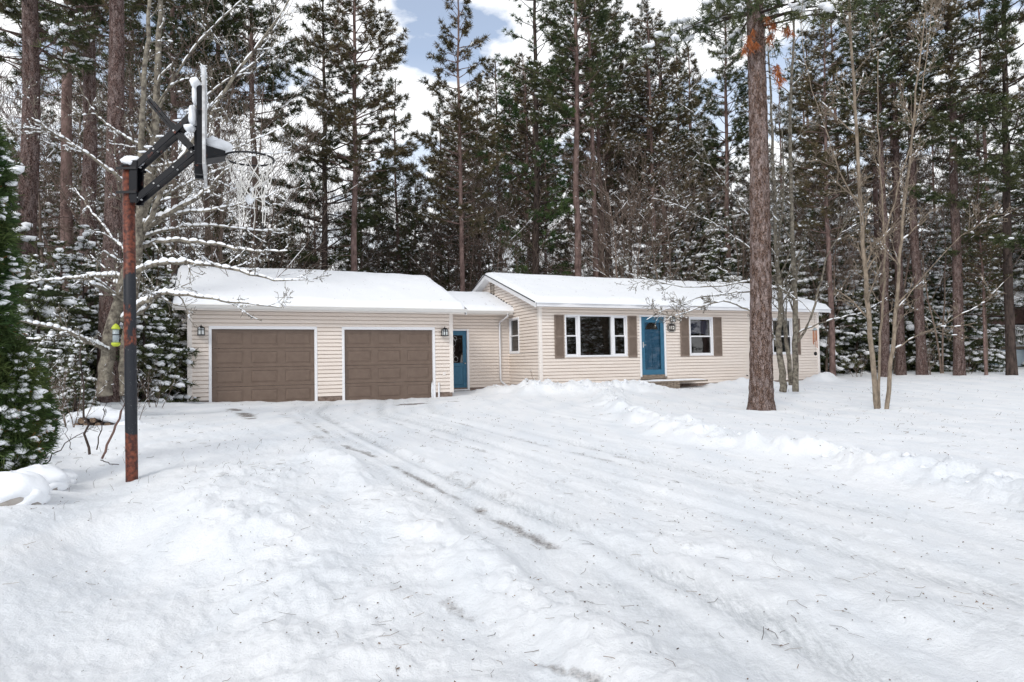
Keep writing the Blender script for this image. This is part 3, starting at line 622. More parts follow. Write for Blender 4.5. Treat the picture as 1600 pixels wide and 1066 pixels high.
wall_lamp(-.12, 2.20); wall_lamp(6.81, 2.19); wall_lamp(15.65, 2.70, .82)
ot = MB(); ot.box(6.76, 6.86, -.035, -.01, .84, .95); ot.build('outlet_box', M['cream_trim'], house, bevel=.006)
sp = MB(); sp.tube([(19.2, -.01, .55), (19.2, -.09, .53)], .02, 8); sp.build('water_spigot', M['black'], house)
sp = MB(); sp.box(12.85, 12.95, -.05, -.0, .42, .5); sp.build('vent_cover', M['wood'], house)
# --- windows
def sash(fr, gl, x0, x1, z0, z1, y, t=.045):
    fr.box(x0, x0+t, y, y+.03, z0, z1).box(x1-t, x1, y, y+.03, z0, z1).box(x0+t, x1-t, y, y+.03, z0, z0+t).box(x0+t, x1-t, y, y+.03, z1-t, z1)
    gl.quad((x0+t, y+.015, z0+t), (x1-t, y+.015, z0+t), (x1-t, y+.015, z1-t), (x0+t, y+.015, z1-t))
def blinds(parent, x0, x1, z0, z1, m, step=.05, y=.16, gap=1.):
    b = MB(); z = z0
    while z < z1:
        b.quad((x0, y-.018, z-.008), (x1, y-.018, z-.008), (x1, y+.018, z+.012), (x0, y+.018, z+.012)); z += step
    b.box(x0, x1, y-.02, y+.02, z1, z1+.03); b.build('blind', m, parent)
def dh_window(x0, x1, z0, z1, name='window'):
    fr = MB(); o = .055
    fr.box(x0, x0+o, -.035, .10, z0, z1).box(x1-o, x1, -.035, .10, z0, z1).box(x0+o, x1-o, -.035, .10, z1-o, z1).box(x0+o, x1-o, -.045, .10, z0, z0+o)
    w = fr.build('window', M['trim'], house, bevel=.004); s = MB(); g = MB(); zm = (z0+z1)/2
    sash(s, g, x0+o, x1-o, zm-.02, z1-o, .03); sash(s, g, x0+o, x1-o, z0+o, zm+.02, .00)
    s.build('sash', M['trim'], w); g.build('glass_pane', M['glass'], w); return w
def shutter(x0, x1, z0, z1):
    s = MB(); y0, y1 = -.045, -.012; t = .045; s.box(x0, x0+t, y0, y1, z0, z1).box(x1-t, x1, y0, y1, z0, z1); zm = (z0+z1)/2-.01
    for a, b_ in ((z0, z0+.05), (zm-.03, zm+.03), (z1-.05, z1)): s.box(x0+t, x1-t, y0, y1, a, b_)
    for za, zb in ((z0+.05, zm-.03), (zm+.03, z1-.05)):
        z = za
        while z < zb-.01:
            s.quad((x0+t, -.040, z), (x1-t, -.040, z), (x1-t, -.022, min(z+.034, zb)), (x0+t, -.022, min(z+.034, zb))); s.quad((x0+t, -.022, z), (x1-t, -.022, z), (x1-t, -.040, z), (x0+t, -.040, z)); z += .034
    s.build('shutter', M['shutter'], house)
x0, x1, z0, z1 = WIN['big']; o = .05
fr = MB(); fr.box(x0, x0+o, -.035, .12, z0, z1).box(x1-o, x1, -.035, .12, z0, z1).box(x0+o, x1-o, -.035, .12, z1-o, z1).box(x0+o, x1-o, -.045, .12, z0, z0+o+.01)
fr.box(11.66, 11.76, -.035, .1, z0+.06, z1-o).box(13.02, 13.16, -.035, .1, z0+.06, z1-o)
bw = fr.build('picture_window', M['trim'], house, bevel=.004)
s = MB(); g = MB(); zm = (z0+z1)/2
for a, b_ in ((x0+o, 11.66), (13.16, x1-o)):
    sash(s, g, a, b_, zm-.015, z1-o, .035, .04); sash(s, g, a, b_, z0+.06, zm+.02, .01, .04)
g.quad((11.76, .03, z0+.06), (13.02, .03, z0+.06), (13.02, .03, z1-o), (11.76, .03, z1-o))
s.build('sash', M['trim'], bw); g.build('glass_pane', M['glass'], bw); blinds(bw, x0+.1, x1-.1, z0+.1, z1-.12, M['blind'], .052)
mw = dh_window(*WIN['mid'])
cu = MB(); xa, xb = 16.53, 17.5
for k in range(20):
    a = xa+(xb-xa)*k/20; b_ = xa+(xb-xa)*(k+1)/20; ca = 2.10+.09*math.sin(math.pi*k/20); cb = 2.10+.09*math.sin(math.pi*(k+1)/20)
    cu.quad((a, .16+.012*(k % 2), ca), (b_, .16+.012*((k+1) % 2), cb), (b_, .16+.012*((k+1) % 2), 2.66), (a, .16+.012*(k % 2), 2.66))
cu.build('curtain', M['curtain'], mw)
rw = dh_window(*WIN['right']); blinds(rw, 20.64, 21.61, 1.42, 2.7, M['interior'], .055)
for a, b_ in ((10.76, 11.12), (13.73, 14.10), (16.04, 16.43), (17.61, 18.0), (20.16, 20.54), (21.71, 22.1)): shutter(a, b_, 1.32, 2.80)
# gable window (faces the garage)
def gx(b, a0, a1, o0, o1, z0, z1): b.box(H0-o1, H0-o0, a0, a1, z0, z1)
gw = MB(); a0, a1, z0, z1 = GW; t = .055
for q in ((a0, a0+t, z0, z1), (a1-t, a1, z0, z1), (a0+t, a1-t, z1-t, z1), (a0+t, a1-t, z0, z0+t)): gx(gw, q[0], q[1], -.1, .035, q[2], q[3])
gwo = gw.build('window', M['trim'], house, bevel=.004); s = MB(); zm = (z0+z1)/2
for q in ((a0+t, a1-t, zm-.02, zm+.02), (a0+t, a0+t+.035, z0+t, z1-t), (a1-t-.035, a1-t, z0+t, z1-t), (a0+t, a1-t, z0+t, z0+t+.04), (a0+t, a1-t, z1-t-.035, z1-t)): gx(s, q[0], q[1], -.05, .0, q[2], q[3])
s.build('sash', M['trim'], gwo); gl = MB(); gl.quad((H0+.03, a1-t, z0+t), (H0+.03, a0+t, z0+t), (H0+.03, a0+t, z1-t), (H0+.03, a1-t, z1-t)); gl.build('glass_pane', M['glass'], gwo)
gv = MB(); gx(gv, 3.78, 3.82, 0, .03, 3.88, 4.3); gx(gv, 4.12, 4.16, 0, .03, 3.88, 4.3); gx(gv, 3.78, 4.16, 0, .03, 4.28, 4.32); gx(gv, 3.78, 4.16, 0, .03, 3.86, 3.9)
z = 3.92
while z < 4.26: gv.quad((H0-.028, 3.82, z), (H0-.028, 4.12, z), (H0-.008, 4.12, z+.035), (H0-.008, 3.82, z+.035)); z += .045
gvo = gv.build('gable_vent', M['wood'], house)
# --- doors
d = MB(); x0, x1, z0, z1 = bd; y = 2.53
d.box(x0, x0+.12, y, y+.04, z0, z1).box(x1-.14, x1, y, y+.04, z0, z1).box(x0+.12, x1-.14, y, y+.04, z0, z0+.12).box(x0+.12, x1-.14, y, y+.04, z1-.16, z1).box(x0+.12, x1-.14, y, y+.04, 1.10, 1.22)
d.box(x0+.12, x1-.14, y+.015, y+.035, z0+.12, 1.10).box(x0+.24, x1-.26, y-.004, y+.015, z0+.24, .98).box(x0+.14, x1-.16, y+.002, y+.015, z0+.14, 1.08)
do = d.build('breezeway_door', M['blue'], house, bevel=.004)
gl = MB(); gl.quad((x0+.12, y+.02, 1.22), (x1-.14, y+.02, 1.22), (x1-.14, y+.02, z1-.16), (x0+.12, y+.02, z1-.16)); gl.build('glass_pane', M['glass'], do)
lc = MB()
for k, (cx, cz, r) in enumerate(((8.0, 1.95, .13), (8.0, 1.7, .09), (7.95, 1.48, .12), (8.12, 1.35, .08), (8.1, 2.1, .06))): lc.tube([(cx+r*math.cos(a), y+.012, cz+r*1.2*math.sin(a)) for a in np.linspace(0, 6.0, 16)], .006, 4)
lc.build('leaded_pattern', M['steel'], do)
t = MB(); t.box(x0-.06, x0, 2.45, 2.62, z0-.02, z1).box(x1, x1+.07, 2.45, 2.62, z0-.02, z1).box(x0-.06, x1+.07, 2.45, 2.62, z1, z1+.055).box(x0-.06, x1+.07, 2.42, 2.62, z0-.06, z0-.02); t.build('door_frame', M['trim'], do)
kn = MB(); kn.blob((x1-.07, y-.04, 1.2), .03, .035, .03, 1, 10, 6, 0); kn.build('handle', M['steel'], do, True)
d = MB(); x0, x1, z0, z1 = hd; z0 += .15; z1 -= .02; y = -.01
d.box(x0, x0+.155, y, y+.035, z0, z1).box(x1-.155, x1, y, y+.035, z0, z1).box(x0+.155, x1-.155, y, y+.035, z0, z0+.19).box(x0+.155, x1-.155, y, y+.035, z1-.20, z1)
do = d.build('storm_door', M['blue'], house, bevel=.004)
gl = MB(); gl.quad((x0+.155, y+.018, z0+.19), (x1-.155, y+.018, z0+.19), (x1-.155, y+.018, z1-.2), (x0+.155, y+.018, z1-.2)); gl.build('glass_pane', M['storm'], do)
inn = MB(); inn.box(x0+.02, x1-.02, .06, .13, z0, z1).box(x0+.2, x1-.52, (.045), .06, z0+.25, z0+.9).box(x0+.52, x1-.2, (.045), .06, z0+.25, z0+.9).box(x0+.2, x1-.52, (.045), .06, z0+1.0, z0+1.5).box(x0+.52, x1-.2, (.045), .06, z0+1.0, z0+1.5)
io = inn.build('inner_door', M['blue'], do)
fw = MB(); n = len(fw.v); cx = (x0+x1)/2; pts = [(cx+.27*math.cos(a), .050, z1-.45+.25*math.sin(a)) for a in np.linspace(0, math.pi, 14)]; fw.v += pts+[(p[0], .058, p[2]) for p in pts]; fw.f += [tuple(range(14))[::-1]]+[(k, (k+1) % 14, 14+(k+1) % 14, 14+k) for k in range(14)]; fw.build('fan_window', M['dark'], io)
t = MB(); t.box(x0-.07, x0, -.035, .12, .52, 2.79).box(x1, x1+.07, -.035, .12, .52, 2.79).box(x0-.07, x1+.07, -.035, .12, 2.775, 2.84); t.build('door_frame', M['trim'], do, bevel=.004)
th = MB(); th.box(x0-.07, x1+.07, -.06, .1, .52, .60).box(x0, x1, -.03, .09, .60, .67); th.build('threshold', M['wood'], do)
kn = MB(); kn.box(x0+.06, x0+.09, y-.02, y, 1.66, 1.86).tube([(x0+.075, y-.03, 1.75), (x0+.075, y-.055, 1.75), (x0+.17, y-.055, 1.75)], .012, 6); kn.build('handle', M['steel'], do)
# --- house number plaque
k = MB(); cx, cz = 15.64, 2.395; pr = [(cx+.19*math.cos(a)*(1 if abs(math.cos(a)) > .5 else 1), cz+.175*math.sin(a)) for a in [math.radians(v) for v in range(0, 360, 15)]]
pr = [(cx+sx, cz+sz) for sx, sz in ((-.08, -.17), (.08, -.17), (.18, -.11), (.19, .0), (.18, .09), (.12, .15), (.0, .18), (-.12, .15), (-.18, .09), (-.19, 0), (-.18, -.11))]
k.prism(pr, lambda p, t: (p[0], -.02-.02*t, p[1])); pq = k.build('number_plaque', M['plaque'], house)
rim = MB(); q = [(cx+(a-cx)*.88, cz+(c_-cz)*.88) for a, c_ in pr]; rim.tube([(a, -.043, c_) for a, c_ in q+[q[0]]], .006, 4); rim.build('rim', M['plaque_letter'], pq)
def text(body, size, loc, m, parent, name='numerals', ext=.004):
    cu = bpy.data.curves.new(name, 'FONT'); cu.body = body; cu.size = size; cu.extrude = ext; cu.align_x = 'CENTER'; cu.align_y = 'CENTER'; cu.resolution_u = 3
    cu.offset = .004
    to = bpy.data.objects.new(name+'_tmp', cu); COL.objects.link(to); dg = bpy.context.evaluated_depsgraph_get(); me = bpy.data.meshes.new_from_object(to.evaluated_get(dg)); bpy.data.objects.remove(to)
    me.materials.clear(); me.materials.append(m); o = bpy.data.objects.new(name, me); COL.objects.link(o); o.parent = parent; o.location = loc; o.rotation_euler = (math.pi/2, 0, 0); return o
text('112', .17, (cx, -.046, cz-.015), M['plaque_letter'], pq)
# --- roofs
def roof(name, x0, x1, y0, y1, ze, pitch, snow_t, seed, left=True, right=True):
    """gable roof; ze: top of deck at the eave"""
    ym = (y0+y1)/2; zr = ze+(ym-y0)*pitch; r = MB()
    th = .05
    for s, (ya, yb) in ((1, (y0, ym)), (-1, (y1, ym))):
        n = len(r.v); r.v += [(x0, ya, ze), (x1, ya, ze), (x1, yb, zr), (x0, yb, zr), (x0, ya, ze-th), (x1, ya, ze-th), (x1, yb, zr-th), (x0, yb, zr-th)]
        r.f += [(n, n+1, n+2, n+3), (n+4, n+7, n+6, n+5), (n, n+4, n+5, n+1), (n+1, n+5, n+6, n+2), (n+3, n+7, n+4, n)]
    ro = r.build(name, M['shingle'], house)
    nx = int((x1-x0)*12); ny = 46
    e = .03
    X, Y = np.meshgrid(np.linspace(x0-e, x1+e, nx), np.linspace(y0-e, y1+e, ny))
    dd = np.minimum(Y-(y0-e), (y1+e)-Y)
    if left: dd = np.minimum(dd, X-(x0-e))
    if right: dd = np.minimum(dd, (x1+e)-X)
    base = ze+pitch*((ym-y0)-np.sqrt((Y-ym)**2+.05**2))
    thick = snow_t*(1-np.exp(-dd/.06))**.6*(1+.30*fbm(X*.7+seed, Y*.9, 3, seed))+.024*fbm(X*3, Y*3+seed, 4, seed+3)*np.clip(dd/.1, 0, 1)
    Y = Y+np.where(Y < y0+.1, -.05*np.clip(fbm(X*1.7, Y*0, 3, seed+7)+.5, 0, 1.2), 0)
    thick *= 1-.25*np.exp(-((Y-ym)/.35)**2)
    Z = base+np.where(dd <= 1e-6, -.02, thick)
    n0 = nx*ny; V = np.stack([X, Y, Z], -1).reshape(-1, 3); i, j = np.meshgrid(np.arange(ny-1), np.arange(nx-1), indexing='ij')
    T = np.stack([i*nx+j, i*nx+j+1, (i+1)*nx+j+1, (i+1)*nx+j], -1).reshape(-1, 4)
    np_mesh('roof_snow', V, T, M['snow'], ro, True)
    return ro, zr
def rake(parent, x, y0, y1, ze, pitch, w=.03, hgt=.17, side=-1, soffit=.3):
    """fascia boards and soffit on a gable end"""
    ym = (y0+y1)/2; zr = ze+(ym-y0)*pitch; f = MB(); s = MB()
    for ya in (y0, y1):
        n = len(f.v); xa, xb = (x+side*w, x) if side < 0 else (x, x+w)
        f.v += [(xa, ya, ze-hgt), (xb, ya, ze-hgt), (xb, ya, ze-.005), (xa, ya, ze-.005), (xa, ym, zr-hgt), (xb, ym, zr-hgt), (xb, ym, zr-.005), (xa, ym, zr-.005)]
        f.f += [(n, n+1, n+2, n+3), (n+4, n+7, n+6, n+5), (n, n+4, n+5, n+1), (n+1, n+5, n+6, n+2), (n+2, n+6, n+7, n+3), (n+3, n+7, n+4, n)]
        sx = x-side*soffit; s.quad((x, ya, ze-hgt+.02), (sx, ya, ze-hgt+.02), (sx, ym, zr-hgt+.02), (x, ym, zr-hgt+.02))
    f.build('rake_board', M['trim'], parent); s.build('soffit', M['trim'], parent)
    e = MB()
    for ya in (y0, y1): e.bar((x+side*(w+.006), ya, ze+.0), (x+side*(w+.006), ym, zr+.0), .02, .03)
    e.build('drip_edge', M['shingle'], parent)
def gutter(parent, x0, x1, y, z, sgn=-1):
    prof = [(0, 0), (-.06, 0), (-.10, .05), (-.10, .075), (-.125, .085), (-.125, .11), (-.11, .11), (-.11, .10), (0, .10)]
    g = MB(); g.prism([(y+p[0]*1., z+p[1]) for p in prof], lambda p, t: (x0+(x1-x0)*t, p[0], p[1])); return g.build('gutter', M['gutter'], parent)
gr, gzr = roof('garage_roof', -.78, 7.42, -.42, 7.72, 2.90, GPT, .17, 5)
rake(gr, -.78, -.42, 7.72, 2.89, GPT); rake(gr, 7.42, -.42, 7.72, 2.89, GPT, side=1)
gutter(gr, -.79, 7.43, -.43, 2.785)
fs = MB(); fs.box(-.75, 7.38, -.425, -.40, 2.74, 2.885).quad((-.75, -.41, 2.765), (7.38, -.41, 2.765), (7.38, .0, 2.80), (-.75, .0, 2.80)); fs.build('eave_soffit', M['cream_trim'], gr)
br, _ = roof('breezeway_roof', 7.2, 10.19, 2.05, 7.0, 3.07, .35, .15, 9, left=False, right=False)
gutter(br, 7.44, 10.14, 2.04, 2.955)
fs = MB(); fs.box(7.2, 10.18, 2.045, 2.07, 2.92, 3.055).quad((7.2, 2.06, 2.93), (10.18, 2.06, 2.93), (10.18, 2.5, 2.96), (7.2, 2.5, 2.96)); fs.build('eave_soffit', M['cream_trim'], br)
fl = MB()
for k in range(9):
    yy = 2.1+k*.24; zz = 3.20+(yy-2.05)*.35; fl.box(H0-.045, H0-.018, yy, yy+.20, zz, zz+.05)
fl.build('step_flashing', M['shingle'], br)
hr, hzr = roof('house_roof', 9.91, 23.47, -.36, 8.31, 3.19, .334, .15, 14)
rake(hr, 9.91, -.36, 8.31, 3.18, .334); rake(hr, 23.47, -.36, 8.31, 3.18, .334, side=1)
fs = MB(); fs.box(9.93, 23.45, -.372, -.345, 3.04, 3.185); fs.build('eave_fascia', M['trim'], hr)
fs = MB(); fs.quad((9.93, -.36, 3.06), (23.45, -.36, 3.06), (23.45, .0, 3.07), (9.93, .0, 3.07)); fs.build('eave_soffit', M['cream_trim'], hr)
dp = MB(); dp.tube([(9.93, 1.96, 2.98), (9.93, 1.99, 2.88), (9.80, 2.40, 2.70), (9.80, 2.43, 2.6), (9.80, 2.43, .62), (9.82, 2.40, .52), (9.95, 2.12, .33)], .038, 8); dp.build('downspout', M['trim'], house, True)
dp = MB(); dp.tube([(6.62, -.06, .12), (6.62, -.06, .62)], .03, 6); dp.build('downspout', M['trim'], house)
# --- front step
st = empty('front_step', tuple(house_xy(15.3, -.5))+(0.,), YAW); tag(st, 'low weathered wooden front step with snow in front of the glazed blue storm door', 'step')
q = MB(); q.box(-1.3, 1.25, -.38, .43, .40, .46); q.build('deck_boards', M['wood'], st, bevel=.008)
q = MB()
for k in range(9): q.box(-1.28+k*.145, -1.15+k*.145, -.36, -.33, .02, .40)
q.box(-1.28, -1.2, -.3, .4, .02, .4); q.build('skirt_board', M['wood'], st)
q = MB()
X, Y = np.meshgrid(np.linspace(-1.28, 1.22, 60), np.linspace(-.37, .40, 20)); dd = np.minimum(np.minimum(X+1.28, 1.22-X), np.minimum(Y+.37, .40-Y)); Z = .455+.055*(1-np.exp(-dd/.05))*(.7+.5*fbm(X*3, Y*3, 3, 4))
i_, j_ = np.meshgrid(np.arange(19), np.arange(59), indexing='ij'); np_mesh('step_snow', np.stack([X, Y, Z], -1).reshape(-1, 3), np.stack([i_*60+j_, i_*60+j_+1, (i_+1)*60+j_+1, (i_+1)*60+j_], -1).reshape(-1, 4), M['snow'], st, True)
# --- wind chime by the right corner
wc = empty('wind_chime', tuple(house_xy(22.6, -.32))+(2.3,), YAW); tag(wc, 'orange and grey wind chime hanging under the right end of the house eave', 'wind chime')
q = MB(); q.tube([(0, 0, .72), (0, 0, .02)], .004, 4); q.build('cord', M['black'], wc)
q = MB(); q.prism([(.11*math.cos(a), .11*math.sin(a)) for a in np.linspace(0, 5.6, 8)], lambda p, t: (p[0]*(1-.6*t), p[1]*(1-.6*t), .0+.10*t)); q.build('top_disc', M['clear'], wc)
q = MB()
for k in range(6): a = k*1.047; q.tube([(.075*math.cos(a), .075*math.sin(a), 0), (.075*math.cos(a), .075*math.sin(a), -.42-.06*k)], .011, 6)
q.build('chime_tube', M['needle_orange'], wc)
q = MB(); q.tube([(0, 0, 0), (0, 0, -.85)], .003, 4).blob((0, 0, -.95), .065, .065, .08, 2, 10, 6, .05); q.build('clapper', M['black'], wc)
# ------------------------------------------------------------------ basketball hoop
PB = at(206, 738, 6.5); hoop = empty('basketball_hoop', (PB[0], PB[1], 0)); tag(hoop, 'rusty black basketball pole with snow on its arms, edge-on backboard and torn white net', 'basketball hoop')
def hp(px, py, d=6.5): p = at(px, py, d); return (p[0]-PB[0], p[1]-PB[1], p[2])
q = MB(); bx, by, bz = hp(206, 738); tx, ty, tz = hp(201, 262)
q.tube([(bx+.0, by, -.3), (bx+.0, by, bz), (bx*.5+tx*.5, by*.5+ty*.5, (bz+tz)/2-.2), (tx, ty, tz)], .054, 20); q.build('pole', M['rust'], hoop, True)
q = MB(); cp = hp(201, 262); q.tube([(cp[0], cp[1], cp[2]), (cp[0], cp[1], cp[2]+.012)], .075, 20)
for py in (266, 303):
    c = hp(206, py); q.box(c[0]-.11, c[0]+.08, c[1]-.075, c[1]-.066, c[2]-.012, c[2]+.012); q.box(c[0]-.02, c[0]+.10, c[1]+.066, c[1]+.075, c[2]-.012, c[2]+.012)
q.build('clamp_band', M['black'], hoop)
arms = MB()
def plate(a, b_, w=.075, th=.02):
    for dy in (-.085, .085): arms.bar((a[0], a[1]+dy, a[2]), (b_[0], b_[1]+dy, b_[2]), th, w)
A = hp(213, 258); B = hp(213, 316); C_ = hp(307, 174); D_ = hp(304, 240)
q = MB()
for dy in (-.055, .055): q.bar((A[0]+.005, A[1]+dy, A[2]+.03), (B[0]+.005, B[1]+dy, B[2]-.02), .016, .07, (1, 0, 0))
q.box(A[0]-.045, A[0]-.02, A[1]-.05, A[1]+.05, B[2]+.02, A[2]-.03); q.build('mounting_bracket', M['rust_bits'], hoop, bevel=.004)
for p0, p1 in ((hp(213, 264), hp(308, 178)), (hp(215, 314), hp(306, 238))):
    m_ = MB()
    for dy in (-.045, .045): m_.bar((p0[0], p0[1]+dy, p0[2]), (p1[0], p1[1]+dy, p1[2]), .016, .062)
    ar = m_.build('support_arm', M['rust_bits'], hoop, bevel=.005)
    bl = MB()
    for t_ in (.04, .33, .66, .97):
        c = [p0[k]+(p1[k]-p0[k])*t_ for k in range(3)]; bl.tube([(c[0], c[1]-.06, c[2]), (c[0], c[1]+.06, c[2])], .009, 6)
    bl.build('bolt', M['steel'], ar)
q = MB(); a = hp(237, 157); b_ = hp(300, 233)
for dy in (-.035, .035): q.bar((a[0], a[1]+dy, a[2]), (b_[0], b_[1]+dy, b_[2]), .012, .02)
q2 = hp(233, 160); q3 = hp(292, 229)
for dy in (-.035, .035): q.bar((q2[0], q2[1]+dy, q2[2]), (q3[0], q3[1]+dy, q3[2]), .012, .02)
for t_ in np.linspace(0, .5, 5): q.bar([a[k]+(b_[k]-a[k])*t_ for k in range(3)], [q2[k]+(q3[k]-q2[k])*t_ for k in range(3)], .07, .012)
m0 = [a[k]+(b_[k]-a[k])*.5 for k in range(3)]; q.bar(tuple(m0), b_, .06, .06); q.build('lift_handle', M['rust_bits'], hoop)
# backboard: stands in a vertical plane that runs away from the viewer
ray = at(321, 180, 1.)-np.array([0, 0, CAMZ]); ray[2] = 0; ray = ray/np.linalg.norm(ray); _c, _s = math.cos(-.022), math.sin(-.022); ray = np.array([ray[0]*_c-ray[1]*_s, ray[0]*_s+ray[1]*_c, 0]); side = np.array([ray[1], -ray[0], 0])
bc = np.array(hp(320, 185)); zt = hp(320, 133)[2]; zb = hp(320, 278)[2]
def slab(w0, w1, t0, t1, za, zb_):
    q = MB(); c = []
    for z in (za, zb_):
        for w in (w0, w1):
            for t in (t0, t1): p = bc+ray*w+side*t; c.append((p[0], p[1], z))
    n = 0; q.v = c; q.f = [(0, 1, 3, 2), (4, 6, 7, 5), (0, 4, 5, 1), (2, 3, 7, 6), (0, 2, 6, 4), (1, 5, 7, 3)]; return q
bb = slab(-.45, .45, -.012, .012, zb, zt).build('backboard', M['steel'], hoop, bevel=.004)
bf = slab(-.30, -.27, -.06, -.012, zb+.05, zt-.12)
for a_, c in ((slab(.27, .30, -.06, -.012, zb+.05, zt-.12), 0), (slab(-.10, -.06, -.09, -.012, zb, zb+.5), 0), (slab(.06, .10, -.09, -.012, zb, zb+.5), 0), (slab(-.3, .3, -.05, -.013, zb+.5, zb+.54), 0)):
    n = len(bf.v); bf.v += a_.v; bf.f += [tuple(x+n for x in f_) for f_ in a_.f]
bf.build('board_frame', M['rust_bits'], bb)
sl = slab(-.45, .45, -.02, .015, zt-.005, zt+.012)
for k in range(14): p = bc+ray*(-.42+k*.064); sl.blob((p[0]-.004, p[1], zt+.008), .018, .05, .016+.008*math.sin(k*1.7), k, 8, 6, .2)
sl.build('board_snow', M['snow'], bb, True)
p = bc+ray*-.28-side*.05; sl = MB(); sl.blob((p[0]-.02, p[1], zt-.10), .04, .07, .055, 4).blob((p[0]-.025, p[1], zt-.20), .022, .05, .10, 5).blob((p[0]-.045, p[1], zb+.50), .035, .07, .09, 6).blob((p[0]-.10, p[1]+.05, zb+.40), .05, .05, .035, 7)
c = hp(206, 258); sl.blob((c[0]+.0, c[1], c[2]+.03), .095, .08, .055, 8)
c = hp(250, 205); 
for t_ in np.linspace(.15, .92, 9):
    c0 = [hp(213, 258)[k]+(hp(307, 174)[k]-hp(213, 258)[k])*t_ for k in range(3)]; sl.blob((c0[0], c0[1]+.045*(-1)**int(t_*13), c0[2]+.036), .05, .014, .010, int(t_*50), 8, 6, .2)
sl.build('arm_snow', M['snow'], hoop, True)
# rim, bracket and net
rc = bc+side*.40; rz = hp(400, 241)[2]; ring = [(rc[0]+.23*math.cos(a_), rc[1]+.23*math.sin(a_), rz) for a_ in np.linspace(0, 2*math.pi, 33)]
q = MB(); q.tube(ring, .010, 8, False)
for w in (-.1, .1): p = bc+ray*w+side*.012; e = bc+ray*w*.9+side*.2; q.tube([(p[0], p[1], rz-.06), (e[0], e[1], rz-.004)], .009, 6)
rim = q.build('rim', M['black'], hoop, True)
q = MB(); a_ = bc+side*.012; bk = []
for w, s_, z in ((-.11, .0, -.07), (.11, .0, -.07), (.11, .0, .06), (-.11, .0, .06), (-.09, .17, -.02), (.09, .17, -.02), (.09, .17, .03), (-.09, .17, .03)): p = a_+ray*w+side*s_; bk.append((p[0], p[1], rz+z))
q.v = bk; q.f = [(0, 1, 2, 3), (4, 7, 6, 5), (0, 4, 5, 1), (1, 5, 6, 2), (2, 6, 7, 3), (3, 7, 4, 0)]; q.build('rim_bracket', M['rust_bits'], rim)
q = MB(); p = bc+side*.13; q.blob((p[0]-.01, p[1], rz+.085), .12, .11, .075, 3, 18, 12, .12).blob((p[0]-.06, p[1], rz+.12), .07, .09, .07, 5, 14, 10, .12); q.build('rim_snow', M['snow'], rim, True)
q = MB(); rnd = random.Random(5); nn = 12; lv = 6; P_ = []
for k in range(lv):
    t_ = k/(lv-1); rr = .225*(1-.42*t_**.7); P_.append([(rc[0]+.03*t_+rr*math.cos(a_+.26*k)*(1 if k < 4 else .8)+rnd.gauss(0, .006+.012*t_), rc[1]+rr*math.sin(a_+.26*k)+rnd.gauss(0, .012*t_), rz-.42*t_+rnd.gauss(0, .02*t_)) for a_ in np.linspace(0, 2*math.pi, nn, endpoint=False)])
for k in range(lv-1):
    for j in range(nn):
        if rnd.random() < .06: continue
        q.tube([P_[k][j], P_[k+1][j]], .0045, 4)
        if rnd.random() < .94: q.tube([P_[k][j], P_[k+1][j-1]], .0045, 4)
for j in (1, 4, 6, 9, 10):
    a_ = P_[-1][j]; q.tube([a_, (a_[0]+.01, a_[1], a_[2]-.08), (a_[0]+rnd.gauss(0, .02), a_[1], a_[2]-.14-rnd.random()*.12)], .0045, 4)
q.build('net', M['net'], rim)
q = MB(); c = P_[-1][3]; q.blob((rc[0], rc[1], rz-.40), .04, .03, .05, 9, 8, 6, .3).blob((rc[0]+.03, rc[1]-.02, rz-.31), .02, .02, .02, 2, 8, 6, .3); q.build('net_snow', M['snow'], rim, True)
# ------------------------------------------------------------------ near left: cedar, rocks, sticks, logs
def cedar(x, y, H, R, seed, label):
    rng = np.random.default_rng(seed); root = empty('cedar', (x, y, float(gbase(x, y)))); tag(root, label, 'tree')
    tb = Tubes(); tb.add(np.array([[0, 0, -.3], [0, 0, H*.5], [0, 0, H*.97]]), np.array([.07, .045, .01]), 8)
    n = 5200; z = rng.uniform(.04, 1, n)**.9*H; a = rng.uniform(0, 2*math.pi, n)
    rr = R*(1-(z/H)**5)**.6*(.82+.3*np.sin(a*3+z*4)*np.cos(z*5.1+a))*np.where(z < .25, .7, 1); fr = rng.uniform(.45, 1, n)**.6
    P = np.stack([rr*fr*np.cos(a), rr*fr*np.sin(a), z], -1); D = unit(np.stack([np.cos(a), np.sin(a), rng.uniform(-.7, .5, n)], -1))
    for k in range(0, n, 30): q = P[k]*[.1, .1, 1]-[0, 0, .15]; tb.add(np.array([q, P[k]]), np.array([.010, .004]), 3)
    V, T = tufts(P, D, rng.uniform(.07, .13, n), 9, .019, .55, rng); tr = tb.mesh('trunk', M['bark_dark'], root); cr = np_mesh('crown', V, T, M['needle_cedar'], root)
    s = rng.random(n) < .12; P2 = P[s]; D2 = D[s]; k = fr[s] > .72
    V, T = blobs(P2[k]*[1.05, 1.05, 1], D2[k], rng.uniform(.014, .06, k.sum()), .6, 1.2, rng); np_mesh('branch_snow', V, T, M['branch_snow'], cr, True)
    V, T = tufts(P2[::3], D2[::3], np.full(len(P2[::3]), .08), 8, .018, .6, rng); np_mesh('dead_foliage', V, T, M['needle_orange'], cr)
cx_, cy_ = px_xy(-34, 6.2); cedar(cx_, cy_, 3.45, .37, 3, 'dense dark green cedar with snow clumps at the left edge')
cx_, cy_ = px_xy(22, 6.4); cedar(cx_, cy_, 1.25, .32, 8, 'low green cedar bush under the tall one at the left edge')
